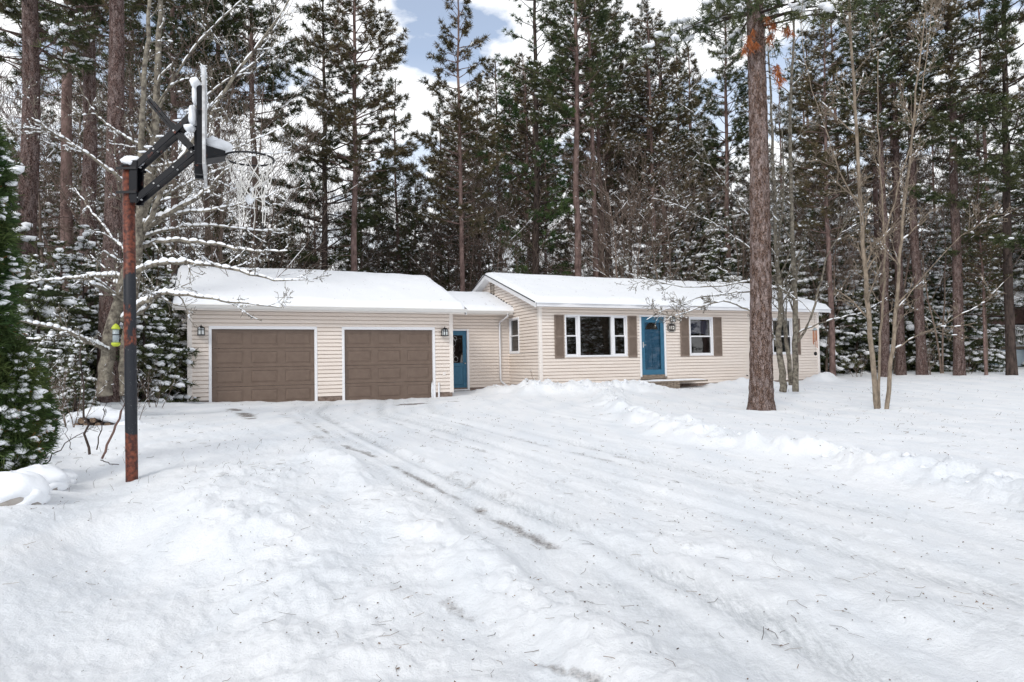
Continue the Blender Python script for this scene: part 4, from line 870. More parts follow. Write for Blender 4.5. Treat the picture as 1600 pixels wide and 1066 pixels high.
def rock(px, py, d, r, seed, label):
    p = at(px, py, d); z0 = gz(p[0], p[1]); o = empty('rock', (p[0], p[1], z0)); tag(o, label, 'rock')
    MB().blob((0, 0, .02), r*.95, r*.8, r*.62, seed, 24, 14, .10).build('stone', M['concrete'], o, True)
    b = MB().blob((0, 0, r*.36), r*1.04, r*.92, r*.55, seed, 28, 16, .09)
    b.blob((r*.55, -.1*r, r*.12), r*.55, r*.5, r*.42, seed+1, 20, 12, .12); b.build('snow_cap', M['snow'], o, True)
rock(62, 728, 6.1, .22, 3, 'rounded rock under thick snow below the cedar'); rock(18, 775, 5.5, .26, 7, 'larger snow capped rock nearest the viewer at the left edge')
rock(98, 742, 6.6, .13, 9, 'small snow capped rock to the right of the two big ones'); rock(35, 655, 7.6, .2, 11, 'snow covered rock half hidden behind the low cedar')
def stick(name, pts, r0, r1, m, label, cat, side=0, seed=1, snow=0, kids=None):
    hand_tree(name, [([at(*p) for p in pts], r0, r1, side, kids if kids is not None else ((4, 2) if side else ()))], m, seed, label, cat, snow=snow, spread=.6, up=.3, rmin=.002)
stick('young_tree', [(140, 711, 8.2), (133, 666, 8.2), (128, 603, 8.3), (126, 540, 8.4)], .016, .007, 'bark_dark', 'thin dark bare stem standing in the snow left of the reddish stake', 'sapling', .5, 3, .5)
stick('wooden_stake', [(159, 717, 7.6), (177, 676, 7.7), (195, 632, 7.8)], .014, .012, 'neighbour', 'reddish brown stake leaning towards the basketball pole', 'stake')
stick('shrub_stem', [(61, 741, 6.6), (90, 700, 6.6), (133, 672, 6.7), (146, 668, 6.8)], .007, .002, 'bark_dark', 'long bare twig arching right from beside the small rock', 'shrub', .25, 5)
stick('shrub_stem', [(60, 741, 6.7), (72, 705, 6.7), (95, 680, 6.8)], .006, .002, 'bark_dark', 'short bare upright twig beside the small rock', 'shrub', .25, 6)
stick('shrub_stem', [(151, 703, 8.1), (160, 660, 8.1), (168, 628, 8.2)], .008, .003, 'bark_dark', 'slim bare twig between the thin stem and the reddish stake', 'shrub', .3, 7)
stick('shrub_stem', [(112, 703, 8.5), (104, 680, 8.5), (102, 655, 8.6)], .005, .002, 'bark_dark', 'small bare twig left of the thin dark stem', 'shrub', .2, 9)
stick('fallen_twig', [(157, 719, 7.3), (168, 724, 7.3), (186, 726, 7.3)], .006, .004, 'bark_dark', 'fallen dark twig lying at the foot of the reddish stake', 'twig')
lp = empty('log_pile', tuple(at(160, 652, 11.))); lp.location.z = gz(lp.location.x, lp.location.y)-.13; lp.scale = (.62, .62, .5); tag(lp, 'small pile of cut logs under rounded snow behind the stakes', 'log pile')
rnd = random.Random(4)
for k, (x, z) in enumerate(((-.75, .1), (-.5, .1), (-.22, .1), (.05, .11), (.3, .09), (-.62, .26), (-.35, .28), (-.08, .28), (.18, .26), (-.48, .43), (-.2, .44))):
    r = .085+rnd.random()*.03; y0 = -.12+rnd.random()*.06; lg = MB().tube([(x, y0, z), (x+.05, y0+.9, z)], r, 12).build('log', M['bark_dark'], lp, False); MB().tube([(x, y0-.004, z), (x, y0+.01, z)], r*.86, 12).build('cut_end', M['log'], lg)
sb = MB()
for k, (x, z, a) in enumerate(((-.7, .50, .36), (-.25, .62, .40), (.2, .50, .38), (.55, .22, .34), (-1.0, .25, .34), (.9, .1, .3))): sb.blob((x, .3, z), a, .42, a*.6, k, 22, 12, .08)
sb.build('log_snow', M['snow'], lp, True)
# bird feeder on the grey trunk
fp = at(181, 524, 12.3); fd = empty('bird_feeder', tuple(fp)); fd.scale = (.85,)*3; tag(fd, 'small grey bird feeder with yellow cap and base on the lichen covered trunk', 'bird feeder')
MB().tube([(0, 0, -.16), (0, 0, .14)], .062, 12).build('seed_tube', M['clear'], fd, True); MB().tube([(0, 0, .13), (0, 0, .16), (0, 0, .21), (0, 0, .25)], [.085, .083, .055, .012], 12).build('cap', M['yellow'], fd, True)
MB().tube([(0, 0, -.24), (0, 0, -.20), (0, 0, -.16)], [.05, .088, .085], 12).build('base', M['yellow'], fd, True); MB().tube([(0, 0, .0), (0, 0, .02)], .066, 12).build('band', M['black'], fd); MB().tube([(0, 0, .25), (0, .06, .36)], .004, 4).build('hanger', M['black'], fd)
# ------------------------------------------------------------------ hand placed bare trees
def A(*pts): return [at(*p) for p in pts]
K2 = (9, 6, 4)
hand_tree('snowy_bare_tree', [
    (A((164, 618, 12.6), (166, 560, 12.6), (180, 490, 12.6), (204, 410, 12.7), (228, 320, 12.8), (240, 225, 13), (247, 110, 13.1), (252, 0, 13.2), (256, -120, 13.3)), .14, .03, 2.2, (18, 6, 4)),
    (A((196, 618, 12.7), (193, 560, 12.7), (206, 480, 12.6), (216, 400, 12.3), (219, 300, 12.2), (222, 180, 12.1), (232, 60, 12.), (236, -60, 12.)), .10, .025, 1.8, (10, 5, 3)),
    (A((206, 400, 12.7), (236, 338, 12.2), (259, 285, 12), (300, 225, 11.8), (350, 140, 11.6), (410, 60, 11.5), (470, -20, 11.3)), .055, .012, 2.2, (14, 6, 4)),
    (A((172, 560, 12.6), (165, 543, 12.4), (131, 531, 12.2), (94, 512, 12.), (49, 505, 11.8), (11, 495, 11.6)), .05, .015, .9, K2),
    (A((172, 548, 12.6), (161, 541, 12.8), (124, 535, 13.2), (86, 532, 13.5), (41, 529, 13.8)), .04, .012, .9, K2),
    (A((198, 436, 12.7), (188, 432, 12.7), (150, 428, 12.9), (116, 435, 13.1), (75, 439, 13.4), (34, 441, 13.6)), .04, .01, 1.1, K2),
    (A((216, 300, 12.4), (188, 278, 12.2), (150, 251, 12.), (109, 221, 11.8), (75, 203, 11.6), (49, 184, 11.4)), .035, .009, 1.3, K2),
    (A((240, 240, 13), (229, 233, 12.9), (188, 210, 12.8), (158, 188, 12.7), (143, 169, 12.6), (120, 130, 12.5)), .028, .008, 1.1, K2),
    (A((206, 400, 12.7), (184, 383, 12.9), (158, 349, 13.1), (135, 319, 13.3), (116, 293, 13.5)), .026, .008, 1., K2),
    (A((192, 500, 12.6), (214, 480, 12.2), (240, 462, 11.8), (270, 456, 11.4), (319, 466, 11), (370, 472, 10.7), (440, 481, 10.5)), .05, .008, 1.3, (10, 5, 3)),
    (A((204, 440, 12.6), (214, 420, 12.3), (263, 409, 12), (319, 412, 11.7), (375, 424, 11.4), (430, 440, 11.2), (480, 437, 11)), .05, .007, 1.3, (10, 5, 3)),
    (A((222, 362, 12.7), (270, 330, 12.4), (311, 308, 12.2), (345, 276, 12), (370, 250, 11.8)), .05, .01, 1.2, K2),
    (A((210, 395, 12.7), (232, 380, 12.6), (281, 374, 12.4), (338, 383, 12.2), (398, 394, 12), (450, 392, 11.8)), .045, .009, 1.2, K2),
    (A((214, 378, 12.7), (240, 364, 12.9), (285, 354, 13.1), (340, 352, 13.4), (400, 362, 13.7), (440, 360, 14)), .035, .008, 1.1, K2),
    (A((222, 350, 12.6), (245, 338, 12.5), (285, 334, 12.4), (330, 328, 12.3), (380, 318, 12.2), (430, 300, 12)), .035, .008, 1.1, K2),
    (A((230, 320, 12.8), (260, 300, 13.2), (300, 285, 13.6), (350, 262, 14), (400, 240, 14.3), (455, 238, 14.5)), .03, .007, 1.4, K2),
    (A((240, 240, 13), (290, 180, 13.6), (345, 130, 14), (400, 100, 14.4), (450, 40, 14.8)), .03, .006, 1.7, (9, 5, 4)),
    (A((243, 190, 13), (270, 120, 13), (320, 50, 12.8), (380, 0, 12.6), (420, -50, 12.5)), .03, .006, 1.7, (9, 5, 4)),
    (A((240, 262, 13), (300, 250, 13), (370, 232, 13), (430, 205, 13), (470, 180, 13)), .022, .005, 1.2, (9, 5, 3)),
], 'bark_lichen', 5, 'lichen grey bare tree with thick snow along spreading branches behind the basketball pole', 'tree', snow=.85, rmin=.0045, up=.12)
hand_tree('multi_stem_sapling', [
    (A((1371, 645, 15.6), (1363, 560, 15.6), (1352, 430, 15.6), (1345, 330, 15.6), (1338, 200, 15.7), (1330, 60, 15.8), (1320, -80, 15.8)), 0.0629, 0.0222, 2.6, (20, 6, 4)),
    (A((1384, 652, 15.4), (1392, 570, 15.4), (1402, 470, 15.4), (1407, 380, 15.4), (1420, 260, 15.4), (1432, 140, 15.4), (1445, 20, 15.4)), 0.0518, 0.0133, 2.3, (18, 6, 4)),
    (A((1374, 638, 15.8), (1374, 560, 15.9), (1380, 480, 16), (1383, 400, 16), (1378, 300, 16.1), (1372, 200, 16.1), (1372, 80, 16.2)), 0.0333, 0.0104, 2., (12, 5, 4)),
    (A((1352, 430, 15.6), (1385, 370, 15.3), (1400, 300, 15), (1430, 200, 14.8), (1450, 90, 14.6), (1455, 0, 14.5)), 0.0222, 0.0059, 1.8, (13, 6, 4)),
    (A((1398, 545, 15.4), (1440, 520, 15.), (1490, 500, 14.8), (1540, 470, 14.5), (1580, 430, 14.3)), 0.0148, 0.0037, 1.3, (7, 4, 3)),
    (A((1404, 480, 15.4), (1450, 420, 15.), (1500, 370, 14.8), (1560, 330, 14.5)), 0.0148, 0.0037, 1.4, (7, 4, 3)),
    (A((1345, 330, 15.6), (1310, 270, 15.3), (1290, 200, 15), (1260, 120, 14.8), (1250, 20, 14.6)), 0.0178, 0.0044, 1.6, (8, 4, 3)),
], 'bark_tan', 9, 'tall tan sapling of three bare stems alone on the lawn at right', 'tree', snow=.2, rmin=.0065, up=.3)
hand_tree('multi_stem_sapling', [
    (A((1223, 612, 20.6), (1222, 575, 20.6), (1214, 530, 20.6), (1222, 470, 20.6), (1212, 400, 20.6), (1210, 300, 20.6), (1205, 180, 20.6), (1200, 60, 20.6)), 0.1110, 0.0222, 2.6, (18, 6, 4)),
    (A((1243, 612, 20.3), (1243, 560, 20.3), (1243, 470, 20.3), (1239, 400, 20.3), (1236, 300, 20.3), (1234, 180, 20.3), (1240, 60, 20.2), (1243, -40, 20.2)), 0.0962, 0.0222, 2.6, (18, 6, 4)),
    (A((1236, 602, 21), (1231, 550, 21), (1226, 500, 21), (1212, 450, 21), (1216, 380, 21.2), (1226, 300, 21.3), (1222, 200, 21.4)), 0.0740, 0.0148, 2.4, (10, 5, 4)),
    (A((1246, 535, 20.3), (1268, 500, 20.), (1280, 450, 19.8), (1290, 405, 19.6), (1315, 360, 19.3), (1340, 320, 19)), 0.0407, 0.0089, 1.8, (8, 5, 3)),
    (A((1212, 540, 20.6), (1206, 520, 20.2), (1195, 500, 19.6), (1170, 483, 19), (1130, 468, 18.5), (1090, 482, 18), (1060, 492, 17.7), (1040, 499, 17.5)), 0.0370, 0.0059, 1.3, (13, 6, 4)),
    (A((1214, 450, 20.6), (1190, 455, 20), (1150, 457, 19.4), (1100, 463, 18.8), (1050, 478, 18.2), (1010, 500, 17.8)), 0.0296, 0.0044, 1.6, (10, 5, 3)),
    (A((1216, 430, 20.6), (1170, 440, 20), (1110, 450, 19.4), (1050, 447, 19), (1010, 436, 18.6), (975, 425, 18.4)), 0.0259, 0.0037, 1.6, (13, 6, 4)),
    (A((1212, 400, 20.6), (1180, 350, 20), (1140, 300, 19.5), (1110, 260, 19), (1090, 210, 18.8), (1075, 130, 18.6)), 0.0222, 0.0037, 1.8, (13, 6, 4)),
    (A((1212, 420, 20.6), (1160, 380, 20.2), (1110, 345, 19.8), (1060, 320, 19.5), (1020, 310, 19.2)), 0.0207, 0.0037, 1.6, (13, 6, 4)),
    (A((1248, 520, 20.3), (1290, 500, 20), (1340, 492, 19.6), (1380, 470, 19.3)), 0.0259, 0.0052, 1.2, (6, 4, 3)),
], 'bark_lichen', 13, 'cluster of mottled grey brown trunks forking in front of the right house window', 'tree', snow=.5, rmin=.0065, up=.18)
# ------------------------------------------------------------------ the big red pine
def big_pine():
    p = px_xy(1187, 16.); x, y = p; o = empty('red_pine', (x, y, gz(x, y)-.02)); tag(o, 'big scaly barked pine standing alone on the lawn in front of the house', 'tree')
    rng = np.random.default_rng(2); H = 24; zz = np.concatenate([np.linspace(-.3, 1.2, 40), np.linspace(1.25, 11, 190), np.linspace(11.2, H, 20)]); ka = 56; a = np.linspace(0, 2*math.pi, ka, endpoint=False)
    Z, A_ = np.meshgrid(zz, a, indexing='ij'); r = .262*(1-.72*np.clip(Z/H, 0, 1))+.075*np.exp(-np.clip(Z, 0, 9)/.35)
    flk = np.abs(fbm(A_*7+200, Z*5, 3, 4)); fu = np.abs(fbm(A_*12, Z*2.2, 2, 9)); r = r+.022*(np.clip(flk*2.2, 0, 1)-.5)*(Z < 12)+.01*(np.clip(fu*3, 0, 1)-.5)
    r[:, -1] = r[:, -1]; wx = .0*Z+.012*Z+.05*np.sin(Z*.3)
    V = np.stack([r*np.cos(A_)+wx, r*np.sin(A_), Z], -1).reshape(-1, 3); i, j = np.meshgrid(np.arange(len(zz)-1), np.arange(ka), indexing='ij'); j2 = (j+1) % ka
    tr = np_mesh('trunk', V, np.stack([i*ka+j, i*ka+j2, (i+1)*ka+j2, (i+1)*ka+j], -1).reshape(-1, 4), M['bark_big'], o, True)
    tb = Tubes(); P = []; D = []; SP = []; SD = []; OP = []; OD = []
    z = 9.6
    while z < 13.5:
        for b in range(4):
            an = rng.uniform(0, 6.28); L = rng.uniform(1.2, 3.0); hd = np.array([math.cos(an), math.sin(an), 0]); t = np.linspace(0, 1, 7)[:, None]
            pts = np.array([.012*z, 0, z])+hd*L*t+np.array([0, 0, 1])*L*(.1*t-.35*t**2); tb.add(pts, np.linspace(.035, .006, 7), 5)
            for q in range(int(L*16)):
                tt = rng.uniform(.25, 1); bp = np.array([np.interp(tt, t[:, 0], pts[:, c]) for c in range(3)])+rng.normal(0, .16, 3)*[1, 1, .6]; dd = unit(hd+rng.normal(0, .6, 3)); P.append(bp); D.append(dd)
                if rng.random() < .4: SP.append(bp+[0, 0, .08]); SD.append(dd)
        z += .5
    for px, py, dd_ in ((1208, 40, 15.8), (1204, 62, 15.9), (1226, 45, 16), (1232, 52, 16.2), (1180, 72, 15.9), (1168, 65, 15.7), (1165, 78, 15.8), (1217, 118, 16), (1213, 105, 16), (1219, 128, 16), (1176, 58, 15.9), (1200, 30, 15.8)):
        q = at(px, py, dd_)-np.array(o.location)
        for _ in range(6): OP.append(q+rng.normal(0, .04, 3)); OD.append(unit(np.array([rng.normal(0, .4), rng.normal(0, .4), -1.])))
        tb.add(np.array([[.012*q[2], 0, q[2]+.15], (q+[.012*q[2], 0, q[2]+.3])/2, q]), np.array([.016, .010, .005]), 4)
    for px, py, dd_ in ((1230, 8, 15), (1262, 5, 14.8), (1290, 14, 14.6), (1310, -4, 14.6), (1345, 3, 14.5), (1362, 15, 14.5), (1130, 5, 15.5), (1110, 12, 15.8), (1150, 22, 15.4), (1180, 4, 15.2), (1140, -10, 15.2), (1210, -8, 15), (1250, 22, 14.9)):
        q = at(px, py, dd_)-np.array(o.location)
        for _ in range(16): dd = unit(rng.normal(size=3)+[0, 0, -.3]); P.append(q+rng.normal(0, .16, 3)); D.append(dd)
        SP += [q+[0, 0, .14]+rng.normal(0, .08, 3) for _ in range(3)]; SD += [unit(rng.normal(size=3)) for _ in range(3)]
        tb.add(np.array([[.012*q[2], 0, q[2]+.5], (q+[.012*q[2], 0, q[2]+.7])/2, q]), np.array([.03, .02, .008]), 4)
    tb.mesh('branch', M['bark_dark'], tr)
    V, T = tufts(np.array(P), np.array(D), np.full(len(P), .2), 14, .016, .8, rng); cr = np_mesh('crown', V, T, M['needle'], o)
    V, T = blobs(np.array(SP), np.array(SD), rng.uniform(.04, .12, len(SP)), .5, 1.4, rng); np_mesh('branch_snow', V, T, M['branch_snow'], cr, True)
    V, T = tufts(np.array(OP), np.array(OD), np.full(len(OP), .17), 16, .015, .5, rng); np_mesh('dead_needles', V, T, M['needle_orange'], cr)
    # tall crown above the frame
    P = []; 
    for z in np.arange(14, 24, .35):
        for b in range(9): an = rng.uniform(0, 6.28); L = rng.uniform(.3, 2.6)*(1-(z-14)/11); P.append([.012*z+L*math.cos(an), L*math.sin(an), z])
    P = np.array(P); V, T = tufts(P, unit(P-[0, 0, 1]*P[:, 2:3]*.98), np.full(len(P), .45), 10, .05, .9, rng); np_mesh('upper_crown', V, T, M['needle'], o)
big_pine()
# ------------------------------------------------------------------ the wood: prototypes, then individual copies
PROT = {}
def proto(key, o, cat='tree'): PROT[key] = o; o['category'] = cat
proto('rp0', pine('red_pine', 24, .50, 2.7, .42, 21, snow=.2, gaps=.25))
proto('rp1', pine('red_pine', 22, .42, 3.2, .36, 22, snow=.18, needle='needle_brown'))
proto('rp2', pine('red_pine', 23, .58, 2.4, .36, 23, snow=.75, gaps=.42))
proto('rp3', pine('red_pine', 20, .36, 2.3, .32, 24, snow=.14, gaps=.25, needle='needle_brown'))
proto('rp4', pine('red_pine', 25, .62, 3.0, .45, 25, snow=.25, gaps=.45))
proto('rp5', pine('red_pine', 19, .30, 2.2, .28, 26, snow=.3, dens=1.1, gaps=.25))
proto('np0', pine('red_pine', 24, .36, 2.9, .50, 61, bk='bark_pine', snow=.5, trunk_k=16, tl=.22)); proto('np1', pine('red_pine', 23, .42, 2.8, .46, 62, bk='bark_pine', snow=.45, trunk_k=16, tl=.22, needle='needle_brown'))
proto('rp6', pine('red_pine', 23, .5, 2.7, .46, 63, bk='bark_pine', snow=.6, gaps=.48)); proto('rp7', pine('red_pine', 24, .45, 2.6, .44, 64, bk='bark_pine', snow=.45, needle='needle_brown', gaps=.3))
proto('rp8', pine('red_pine', 21, .34, 2.3, .30, 66, snow=.7, needle='needle_brown', gaps=.42, dens=1.1))
proto('wp0', pine('white_pine', 23, .22, 3.2, .44, 27, needle='needle_green', bk='bark_dark', snow=.08, gaps=.45, dens=1.1, tl=.2, droop=.1, dead=True))
proto('wp1', pine('white_pine', 21, .25, 3.9, .42, 28, needle='needle', bk='bark_dark', snow=.12, gaps=.4, droop=.12))
proto('hm0', fir('hemlock', 11, 2.4, 31, 'needle_olive', snow=.05, droop=.1, dens=.8, tl=.24))
proto('hm1', fir('hemlock', 13, 2.6, 32, 'needle_olive', snow=.12, droop=.1, dens=.7, tl=.24))
proto('fr0', fir('spruce', 7.5, 2.1, 41, snow=1.09, dens=.9, snow_size=1.1)); proto('fr1', fir('spruce', 6, 1.9, 42, snow=1.23, dens=.9))
proto('fr2', fir('spruce', 9, 2.2, 43, snow=0.94, dens=.85)); proto('fr3', fir('spruce', 4, 1.5, 44, snow=1.16, dens=1.1, snow_size=.9)); proto('fr4', fir('spruce', 11, 2.3, 45, snow=0.87, dens=.75))
proto('bt0', bare_tree('bare_tree', 12, .07, 51, kids=(14, 7, 5), rmin=.008, snow=.5)); proto('bt1', bare_tree('bare_tree', 10, .055, 52, stems=2, kids=(12, 7, 4), rmin=.008, snow=.5)); proto('bt2', bare_tree('bare_tree', 14, .09, 53, kids=(16, 7, 5), rmin=.009, snow=.4))
proto('bt3', bare_tree('bare_tree', 13, .05, 55, kids=(16, 7, 5), snow=.35, rmin=.008))
proto('sb0', bare_tree('bare_bush', 2.6, .02, 54, stems=5, lean=.35, kids=(7, 4), snow=.5, rmin=.004, up=.2), 'bush')
for o in PROT.values(): o.location = (0, -400, 0)
KIDS = {k: [(c, list(c.children)) for c in o.children] for k, o in PROT.items()}
USED = set()
def plant(key, x, y, rz, sc, label, group=None, cat_=None, dz=0):
    src = PROT[key]
    if key not in USED: USED.add(key); o = src
    else:
        o = src.copy(); COL.objects.link(o)
        for c, sub in KIDS[key]:
            cc = c.copy(); COL.objects.link(cc); cc.parent = o
            for s_ in sub: ss = s_.copy(); COL.objects.link(ss); ss.parent = cc
    o.location = (x, y, float(gbase(x, y))+dz); o.rotation_euler = (0, 0, rz); o.scale = (sc,)*3
    o['label'] = label
    if group: o['group'] = group
    elif 'group' in o: del o['group']
    if cat_: o['category'] = cat_
    return o
rr = random.Random(19)
def pp(key, px, d, sc, label, group='tall trees one can tell apart at the edge of the wood', dz=0):
    x, y = px_xy(px, d); plant(key, x, y, rr.uniform(0, 6.28), sc*rr.uniform(.98, 1.02), label, group, dz=dz)
BARKNEAR = {}
# tall ones whose trunks can be followed in the photograph
pp('np0', 42, 17.2, 1., 'thick reddish pine trunk rising behind the cedar at the far left')
pp('np1', 129, 19.5, 1.0, 'thick pine trunk between the far left trunk and the basketball pole')
pp('np1', 168, 16.4, 1.0, 'thickest of the left pine trunks, just left of the basketball pole')
pp('rp0', 275, 30, 1., 'reddish pine trunk rising behind the left end of the garage')
pp('rp2', 320, 33, 1., 'snow dusted pine rising behind the left garage roof, right of the reddish trunk')
pp('wp1', 507, 31, .88, 'dark trunked green pine behind the middle of the garage roof')
pp('rp1', 553, 29.5, .93, 'tall reddish pine with snowy crown just right of the dark green pine behind the garage')
pp('rp3', 722, 31, .92, 'slender pine rising over the gap between garage and house, crown against blue sky')
pp('rp5', 752, 40, .93, 'thin pine just right of the slender one over the roof gap')
pp('rp5', 703, 43, .75, 'very thin pine stem just left of the slender one over the roof gap')
pp('wp0', 840, 33.5, .98, 'bright green pine with dark trunk behind the left half of the house')
pp('rp0', 907, 32, .97, 'tall reddish pine right of the bright green one behind the house')
pp('rp2', 930, 34.5, .98, 'middle one of the three close pines behind the big window', )
pp('rp1', 944, 37, 1.02, 'right one of the three close pines behind the big window')
pp('rp2', 1024, 38, .92, 'thin pine behind the blue glazed front door')
pp('rp1', 1041, 38.5, .90, 'thin pine just right of the one behind the blue front door')
pp('rp5', 1067, 43, 1.08, 'dark slim pine behind the middle of the house roof')
pp('rp3', 1087, 45, 1.08, 'dark slim pine next right of the one behind the middle of the roof')
pp('rp0', 1142, 39, .9, 'pine rising behind the roof left of the big scaly trunk')
pp('rp3', 1300, 31, .85, 'pine trunk behind the right end of the house')
pp('rp1', 1322, 41, 1.05, 'slimmer pine right of the trunk behind the house end')
pp('rp6', 1383, 30, .9, 'pine trunk at the wood edge seen between the stems of the lawn sapling')
pp('rp7', 1407, 30.6, .9, 'pine trunk at the wood edge just right of the lawn sapling')
pp('rp6', 1440, 30, .98, 'straight reddish pine trunk at the wood edge midway between sapling and right edge')
pp('rp7', 1498, 29.2, 1.02, 'stout pine trunk at the wood edge left of the neighbouring deck')
pp('wp1', 1580, 28.5, .95, 'dark trunk at the far right in front of the neighbouring deck')
pp('rp3', 1540, 29, .40, 'small leaning pine between the stout trunk and the far right dark trunk')
pp('rp1', 650, 46, .62, 'short thin pine behind the right half of the garage')
pp('bt2', 665, 33, .75, 'pale bare tree behind the right garage door'); pp('bt0', 700, 35, .85, 'pale bare tree behind the garage ridge end')
pp('bt2', 978, 31, .80, 'bare dark tree behind the big window of the house'); pp('bt0', 800, 37, .9, 'bare tree behind the house gable')
pp('bt1', 960, 35, .9, 'twin stemmed bare tree behind the big window'); pp('bt0', 1165, 36, .8, 'bare tree just left of the big scaly pine, behind the roof')
pp('bt2', 1290, 33, .7, 'bare tree beside the right end of the house'); pp('bt1', 1470, 31, .9, 'twin stemmed bare tree at the wood edge at right')
pp('bt0', 1540, 29, .9, 'bare tree left of the far right dark trunk'); pp('bt2', 400, 31, .8, 'bare tree behind the left garage door'); pp('bt0', 450, 33, .8, 'bare tree behind the garage between its doors')
pp('bt2', 330, 26, .9, 'bare tree beyond the left garage roof'); pp('bt2', 90, 21, .75, 'bare tree between the two far left pine trunks'); pp('bt0', 230, 24, .9, 'bare tree beyond the left garage corner')
# greener hemlocks in the middle distance
for px, d, k, sc in ((600, 40, 'hm1', 1.), (640, 44, 'hm1', .9), (745, 44, 'hm0', .95), (560, 36, 'hm0', .75), (690, 39, 'hm0', .7), (480, 38, 'hm0', .7), (440, 36, 'hm1', .75), (880, 42, 'hm0', .85), (980, 42, 'hm0', .75), (340, 30, 'hm1', .75), (400, 34, 'hm0', .8), (1540, 40, 'hm1', .9), (230, 27, 'hm1', .8), (820, 39, 'hm0', .8)):
    pp(k, px, d, sc, 'olive green hemlock with little snow in the wood behind the roofs', 'olive hemlocks in the wood')
# snow laden spruces of the understorey
for px, d, k, sc in ((1270, 33, 'fr2', .9), (1310, 34, 'fr0', .85), (1340, 33, 'fr1', .9), (1350, 35, 'fr2', 1.), (1400, 37, 'fr4', 1.), (1420, 34.5, 'fr0', .9), (1460, 36, 'fr2', .95), (1475, 34.5, 'fr1', .9), (1500, 35, 'fr4', .9), (1515, 32, 'fr3', 1.), (1535, 35, 'fr2', .8), (1700, 38, 'fr4', .8), (1690, 34, 'fr2', 1.), (1500, 40, 'fr4', 1.1), (1440, 42, 'fr4', 1.2), (1370, 42, 'fr4', 1.2), (1310, 40, 'fr4', 1.2), (1570, 42, 'fr4', 1.2), (1455, 33, 'fr3', .8), (1680, 34, 'fr4', 1.2), (1720, 33, 'fr0', 1.2)):
    pp(k, px, d, sc, 'snow laden spruce crowding the wood edge right of the house', 'snowy spruces right of the house')
for px, d, k, sc in ((1020, 36, 'fr2', .9), (1060, 37, 'fr4', .8), (1100, 38, 'fr4', .95), (1130, 36, 'fr2', 1.), (1170, 39, 'fr4', 1.), (1215, 37, 'fr4', 1.), (1250, 39, 'fr4', 1.1), (780, 36, 'fr1', 1.), (805, 37, 'fr0', .8), (940, 44, 'fr4', .9), (1085, 44, 'fr4', 1.2), (1190, 46, 'fr4', 1.3), (870, 38, 'fr3', 1.2), (1150, 43, 'fr4', 1.25), (1025, 45, 'fr4', 1.)):
    pp(k, px, d, sc, 'snow laden spruce behind the roof of the house', 'snowy spruces behind the house')
for px, d, k, sc in ((95, 16, 'fr1', .62), (130, 18.5, 'fr0', .62), (60, 14.5, 'fr3', .8), (250, 18.2, 'fr3', .82), (268, 20, 'fr1', .62), (225, 17.2, 'fr3', .75), (15, 17, 'fr0', .7), (190, 20, 'fr2', .6), (150, 23, 'fr2', .75), (60, 24, 'fr4', .7), (240, 25, 'fr2', .8), (-30, 15, 'fr0', .9), (290, 29, 'fr4', .7), (110, 29, 'fr4', .9), (10, 30, 'fr4', 1.), (200, 32, 'fr4', .9), (360, 36, 'fr4', .8), (425, 38, 'fr2', .9), (85, 13.2, 'fr3', .45), (118, 12.6, 'fr3', .35)):
    pp(k, px, d, sc, 'snow laden spruce in the thicket left of the garage', 'snowy spruces left of the garage')
# deeper wood
def region(px): return 'left of the garage' if px < 290 else 'behind the garage' if px < 740 else 'behind the house' if px < 1250 else 'right of the house'
def scatter(n, keys, x0, x1, d0, d1, s0, s1, word, seed):
    r_ = random.Random(seed); done = []
    for _ in range(n*8):
        px = r_.uniform(x0, x1); d = r_.uniform(d0, d1); x, y = px_xy(px, d)
        if any((x-a)**2+(y-b)**2 < 2.6 for a, b in done): continue
        done.append((x, y)); plant(r_.choice(keys), x, y, r_.uniform(0, 6.28), r_.uniform(s0, s1), f'{word} deep in the wood {region(px)}', f'{word} trees deep in the wood {region(px)}')
        if len(done) >= n: break
scatter(9, ['rp6', 'rp7', 'rp2', 'rp8', 'rp2'], 1010, 1640, 44, 62, .9, 1.12, 'snowy pine', 1)
scatter(8, ['rp2', 'rp8', 'rp8', 'rp2'], 1260, 1700, 36, 48, .85, 1.0, 'snowy pine', 2)
scatter(11, ['rp8', 'rp2', 'rp5', 'rp0'], -60, 400, 22, 45, .75, 1.05, 'snowy pine', 3)
scatter(5, ['rp0', 'rp1', 'rp3'], 780, 1000, 42, 60, .9, 1.15, 'snowy pine', 4)
scatter(8, ['rp5', 'rp3', 'hm0', 'bt2'], 400, 780, 44, 62, .55, .72, 'slim dark', 5)
scatter(10, ['fr4', 'fr2', 'hm0'], 400, 1020, 46, 62, .7, .95, 'bushy evergreen', 6)
scatter(10, ['fr4', 'hm1'], -60, 420, 34, 52, .9, 1.1, 'bushy evergreen', 7)
scatter(16, ['fr4', 'fr2', 'fr4'], 1020, 1700, 38, 56, 1.1, 1.5, 'bushy evergreen', 8)
scatter(9, ['rp0', 'rp1', 'rp3', 'rp5'], 560, 1010, 36, 48, .7, .95, 'green brown pine', 31)
scatter(3, ['rp7', 'rp8', 'rp2'], 1020, 1330, 36, 44, .85, 1., 'snowy pine', 32)
scatter(34, ['bt0', 'bt1', 'bt2', 'bt3'], 400, 1020, 31, 50, .5, .95, 'thin bare tree', 9)
scatter(11, ['bt0', 'bt1', 'bt2', 'bt3'], 1020, 1640, 31, 42, .6, 1., 'thin bare tree', 10)
scatter(16, ['bt0', 'bt1', 'bt2', 'bt3'], -20, 400, 20, 36, .6, 1., 'thin bare tree', 12)
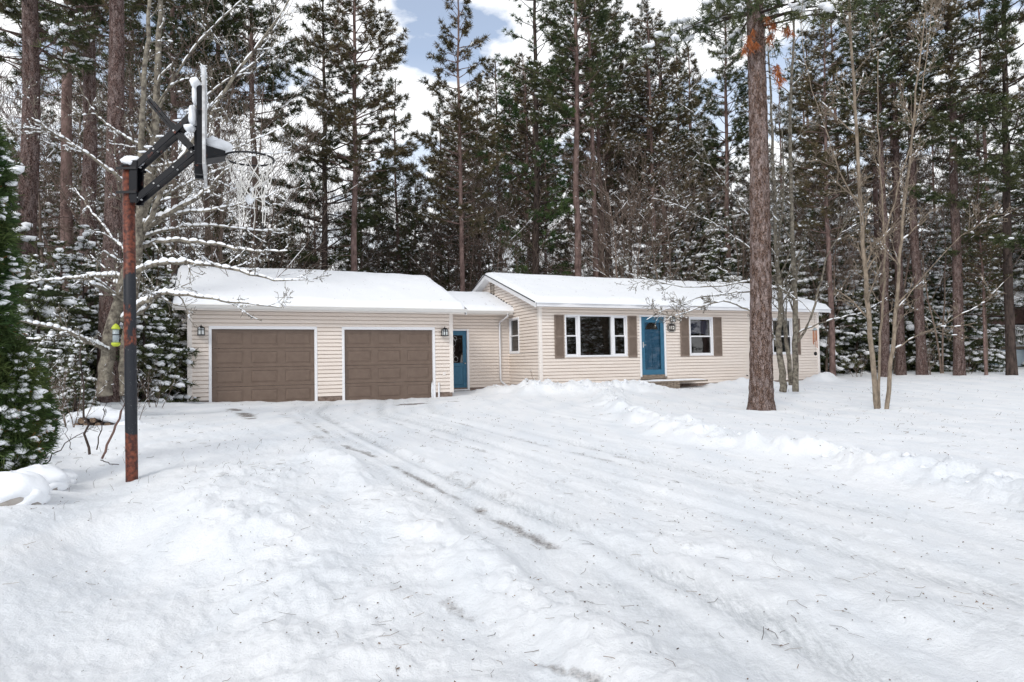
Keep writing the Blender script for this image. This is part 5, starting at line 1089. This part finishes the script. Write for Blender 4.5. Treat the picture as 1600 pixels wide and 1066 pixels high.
for px, d, sc in ((1340, 30, .5), (1400, 31, .5), (1450, 30, .6), (1510, 30, .5), (60, 12, .45), (110, 10.5, .4), (30, 10, .5), (240, 15, .4), (80, 10.8, .35), (205, 12, .35)):
    pp('sb0', px, d, sc, 'low bare bush with snow on its twigs at the foot of the wood', 'low bare bushes at the foot of the wood')
# spruces across the driveway, seen mirrored in the window glass
for k, (x, y) in enumerate([(31, 19), (33, 15), (31, 12), (32, 9), (34, 6), (32, 3), (35, 0), (33, -3), (37, 17), (38, 11), (39, 5), (40, -2), (36, -7), (30, -10), (42, 14), (43, 3), (44, -8), (29, 15.5), (30, 6)]):
    plant(['fr4', 'rp5', 'fr2', 'rp3'][k % 4], x, y, k*1.3, 1.0+.1*(k % 3), 'snowy evergreen seen only mirrored in the windows of the house', 'evergreens mirrored in the windows')
for k_ in PROT:
    if k_ not in USED:
        for ch in PROT[k_].children_recursive: bpy.data.objects.remove(ch)
        bpy.data.objects.remove(PROT[k_])
# young plant at the house corner
stick('dead_plant', [tuple(at(835, 606, 21.5))]*0 or [(834, 606, 21.6), (833, 592, 21.6), (829, 578, 21.6)], .012, .004, 'twig', 'small dead brown plant poking out of the snow by the house corner', 'plant', .35, 21, .5)
stick('dead_plant', [(823, 606, 21.9), (824, 598, 21.9), (822, 589, 21.9)], .012, .004, 'twig', 'smaller dead plant left of the one at the house corner', 'plant', .3, 22, .4)
# ------------------------------------------------------------------ neighbour's house
nx_, ny_ = px_xy(1585, 36); nb = empty('neighbour_house', (nx_, ny_, .55), .25); tag(nb, 'brown neighbouring house with white railed deck behind the trees at far right', 'house')
q = MB(); q.box(-3, 8, 2.2, 8, 1.0, 3.5).box(-3, 8, 2.3, 7.9, 0, 1.0); q.build('wall', M['neighbour'], nb)
q = MB(); q.prism([(1.2, 3.25), (5.1, 4.6), (8.6, 3.25), (8.6, 3.4), (5.1, 4.75), (1.2, 3.4)], lambda p, t: (-3.4+11.8*t, p[0], p[1])); ro = q.build('roof', M['shingle'], nb)
q = MB(); q.prism([(1.15, 3.42), (5.1, 4.77), (8.6, 3.42), (8.6, 3.62), (5.1, 4.98), (1.15, 3.60)], lambda p, t: (-3.45+11.9*t, p[0], p[1])); q.build('roof_snow', M['snow'], ro, False, .06)
q = MB(); q.box(-3.2, 8, 0, 2.2, .9, 1.05); dk = q.build('deck', M['wood'], nb); q = MB(); q.box(-3.2, 8, -.02, 2.1, 1.05, 1.12); q.build('deck_snow', M['snow'], dk)
q = MB(); q.box(-3.2, 8, 0, .06, 2.12, 2.20).box(-3.2, 8, 0, .06, 1.14, 1.19)
x = -3.2
while x < 8: q.box(x, x+.04, .01, .05, 1.19, 2.12); x += .13
for x in (-3.2, -1, 1.2, 3.4, 5.6): q.box(x, x+.1, -.02, .08, .0, 2.25)
q.build('railing', M['trim'], dk); q = MB(); q.box(-3.2, 8, .04, .10, 0, .88); q.build('skirting', mat('pale_blue_skirting', (.55, .66, .75), .8), dk)
q = MB(); q.box(-1.5, .2, 2.15, 2.22, 1.3, 2.4).box(2.5, 4.3, 2.15, 2.22, 1.0, 2.4); q.build('window', M['dark'], nb)
# ------------------------------------------------------------------ litter on the snow and stems poking through it
def litter():
    rng = np.random.default_rng(77); n = 4600
    a = np.radians(rng.uniform(-42, 42, n)); r = 2.2*(17)**rng.uniform(0, 1, n)**.8; x = r*np.sin(a); y = r*np.cos(a)
    dens = .35+.9*(fbm(x*.5, y*.5, 3, 60) > -.05)+.8*((x > 6) & (y < 30)); k = rng.random(n) < dens/1.6; x = x[k]; y = y[k]; n = len(x)
    hx = (x*TU[0]+y*TU[1]); hy = (x*TV[0]+y*TV[1])-DIST; k = ~((hy > -.3) & (hx > -.6) & (hx < 23.4)); x = x[k]; y = y[k]; n = len(x)
    z = ground_z(x, y)
    for s0, s1, r0, ze, pt, m_ in ((-.6, 7.3, -.3, 2.90, .366, 130), (10.1, 23.2, -.2, 3.19, .334, 190), (7.5, 10., 2.2, 3.07, .35, 25)):   # bits lying on the roofs
        s_ = rng.uniform(s0, s1, m_); q_ = rng.uniform(0, 3.7 if s1 > 11 or s0 < 0 else 2.2, m_); w_ = np.array([house_xy(u_, r0+v_) for u_, v_ in zip(s_, q_)])
        x = np.append(x, w_[:, 0]); y = np.append(y, w_[:, 1]); z = np.append(z, ze+pt*(q_+.13)+.165)
    n = len(x); L = np.where(rng.random(n) < .33, rng.uniform(.03, .10, n), rng.uniform(.004, .012, n)); w = np.where(L > .03, rng.uniform(.0008, .0017, n), rng.uniform(.0015, .0045, n))*np.clip(np.hypot(x, y)/6, .75, 2.2)
    th = rng.uniform(0, math.pi, n); d = np.stack([np.cos(th), np.sin(th), rng.uniform(-.1, .25, n)], -1); s = np.stack([-np.sin(th), np.cos(th), np.zeros(n)], -1); c = np.stack([x, y, z+.006], -1); bend = s*(L*rng.uniform(-.3, .3, n))[:, None]
    V = []; 
    for t in (-.5, 0, .5):
        q = c+d*(L*t)[:, None]+bend*(1-4*t*t)
        for u, v in ((-1, 0), (1, 0), (0, 1)): V.append(q+s*(w*u)[:, None]+np.array([0, 0, 1.])*(w*v*1.3)[:, None])
    V = np.stack(V, 1); b = (np.arange(n)*9)[:, None]; T = []
    for i in range(2):
        for j in range(3): j2 = (j+1) % 3; T.append(np.concatenate([b+i*3+j, b+i*3+j2, b+(i+1)*3+j2, b+(i+1)*3+j], 1))
    # a few bits on the roofs
    o = np_mesh('needle_litter', V.reshape(-1, 3), np.stack(T, 1).reshape(-1, 4), M['grass']); tag(o, 'fine dark pine needles and twigs scattered over the snow', 'litter', kind='stuff')
    n = 230; a = np.concatenate([np.radians(rng.uniform(-42, -16, 110)), np.radians(rng.uniform(8, 42, 120))]); r = np.concatenate([rng.uniform(6, 10, 110), rng.uniform(13, 26, 120)]); x = r*np.sin(a); y = r*np.cos(a); z = ground_z(x, y)
    tb = Tubes()
    for i in range(n):
        l = rng.uniform(.03, .10); q = np.array([x[i], y[i], z[i]-.01]); d = unit(np.array([rng.normal(0, .5), rng.normal(0, .3), 1])); tb.add(np.array([q, q+d*l*.6, q+d*l+[rng.normal(0, .02), 0, -.01]]), np.array([.0016, .0014, .0008])*max(1, r[i]/7), 3)
    o = tb.mesh('dry_grass', M['grass'], None); tag(o, 'sparse dry grass stems poking through the snow', 'grass', kind='stuff')
litter()
def clods():
    rng = np.random.default_rng(5); P = []; S = []
    for pts, n, w, s0 in ((BERM_R, 150, .22, .04), (PILE, 110, .6, .08), (PILE2, 40, .4, .06)):
        pts = np.array(pts); seg = np.linalg.norm(np.diff(pts, axis=0), axis=1); cs = np.concatenate([[0], np.cumsum(seg)]); t = rng.uniform(0, cs[-1], n)
        x = np.interp(t, cs, pts[:, 0])+rng.normal(0, w*.6, n); y = np.interp(t, cs, pts[:, 1])+rng.normal(0, w*.6, n)
        k = np.hypot(x, y) > 1.5; x = x[k]; y = y[k]; s = s0*(.25+rng.random(len(x))**2.5); P.append(np.stack([x, y, ground_z(x, y)-s*.12], -1)); S.append(s)
    n = 3; a = np.radians(rng.uniform(-40, 40, n)); r = rng.uniform(8, 12, n); x = r*np.sin(a); y = r*np.cos(a); s = .010+.016*rng.random(n)**3; P.append(np.stack([x, y, ground_z(x, y)], -1)); S.append(s)
    P = np.vstack(P); S = np.concatenate(S); V, T = blobs(P, unit(rng.normal(size=P.shape)), S, .7, 1.2, rng); o = np_mesh('snow_clods', V, T, M['snow_crumb'], None, True); tag(o, 'broken crusts and crumbs of snow along the ploughed ridges', 'snow', kind='stuff')
clods()
# ------------------------------------------------------------------ light and sky
SUN_EL, SUN_AZ = math.radians(38), math.radians(205)      # azimuth measured clockwise from +Y: behind the camera, left
sl = bpy.data.lights.new('sun', 'SUN'); sl.energy = 1.1; sl.angle = math.radians(18); sl.color = (1, .96, .90); so = bpy.data.objects.new('sun', sl); COL.objects.link(so)
dv = Vector((math.sin(SUN_AZ)*math.cos(SUN_EL), math.cos(SUN_AZ)*math.cos(SUN_EL), math.sin(SUN_EL))); so.rotation_euler = dv.to_track_quat('Z', 'Y').to_euler()
w = bpy.data.worlds.new('World'); scene.world = w; w.use_nodes = True; t = w.node_tree; bg = t.nodes['Background']
sky = N(t, 'ShaderNodeTexSky', sky_type='NISHITA'); sky.sun_disc = False; sky.sun_elevation = SUN_EL; sky.sun_rotation = SUN_AZ; sky.air_density = 1.; sky.dust_density = .6
tc = N(t, 'ShaderNodeTexCoord'); sx = N(t, 'ShaderNodeSeparateXYZ'); t.links.new(tc.outputs['Generated'], sx.inputs[0])
# flatten directions onto a cloud deck so clouds bunch towards the horizon
az = N(t, 'ShaderNodeMath', operation='ADD'); az.inputs[1].default_value = .22; t.links.new(sx.outputs[2], az.inputs[0])
dx = N(t, 'ShaderNodeMath', operation='DIVIDE'); t.links.new(sx.outputs[0], dx.inputs[0]); t.links.new(az.outputs[0], dx.inputs[1])
dy = N(t, 'ShaderNodeMath', operation='DIVIDE'); t.links.new(sx.outputs[1], dy.inputs[0]); t.links.new(az.outputs[0], dy.inputs[1])
cb = N(t, 'ShaderNodeCombineXYZ'); t.links.new(dx.outputs[0], cb.inputs[0]); t.links.new(dy.outputs[0], cb.inputs[1]); cb.inputs[2].default_value = 3.3
n = N(t, 'ShaderNodeTexNoise', Scale=2.1, Detail=9, Roughness=.52, Distortion=.15); t.links.new(cb.outputs[0], n.inputs['Vector'])
r = N(t, 'ShaderNodeValToRGB'); r.color_ramp.elements[0].position = .44; r.color_ramp.elements[1].position = .50; t.links.new(n.outputs['Fac'], r.inputs[0])
hz = N(t, 'ShaderNodeMapRange'); hz.inputs[1].default_value = .42; hz.inputs[2].default_value = .12; t.links.new(sx.outputs[2], hz.inputs[0])
mxm = N(t, 'ShaderNodeMath', operation='MAXIMUM'); t.links.new(r.outputs[0], mxm.inputs[0]); 
hm = N(t, 'ShaderNodeMath', operation='MULTIPLY'); hm.operation = 'MULTIPLY_ADD'; hm.inputs[1].default_value = .7; hm.inputs[2].default_value = .22; t.links.new(hz.outputs[0], hm.inputs[0]); t.links.new(hm.outputs[0], mxm.inputs[1])
m = N(t, 'ShaderNodeMix', data_type='RGBA'); t.links.new(mxm.outputs[0], m.inputs[0]); t.links.new(sky.outputs[0], m.inputs[6]); m.inputs[7].default_value = (7.1, 7.2, 7.35, 1)
t.links.new(m.outputs[2], bg.inputs['Color']); bg.inputs['Strength'].default_value = .13
vs = scene.view_settings; vs.view_transform = 'Standard'; vs.look = 'None'; vs.gamma = 1; vs.use_curve_mapping = False; vs.exposure = .42
scene.display_settings.display_device = 'sRGB'
scene.cycles.max_bounces = 6; scene.cycles.transparent_max_bounces = 12; scene.cycles.caustics_reflective = False
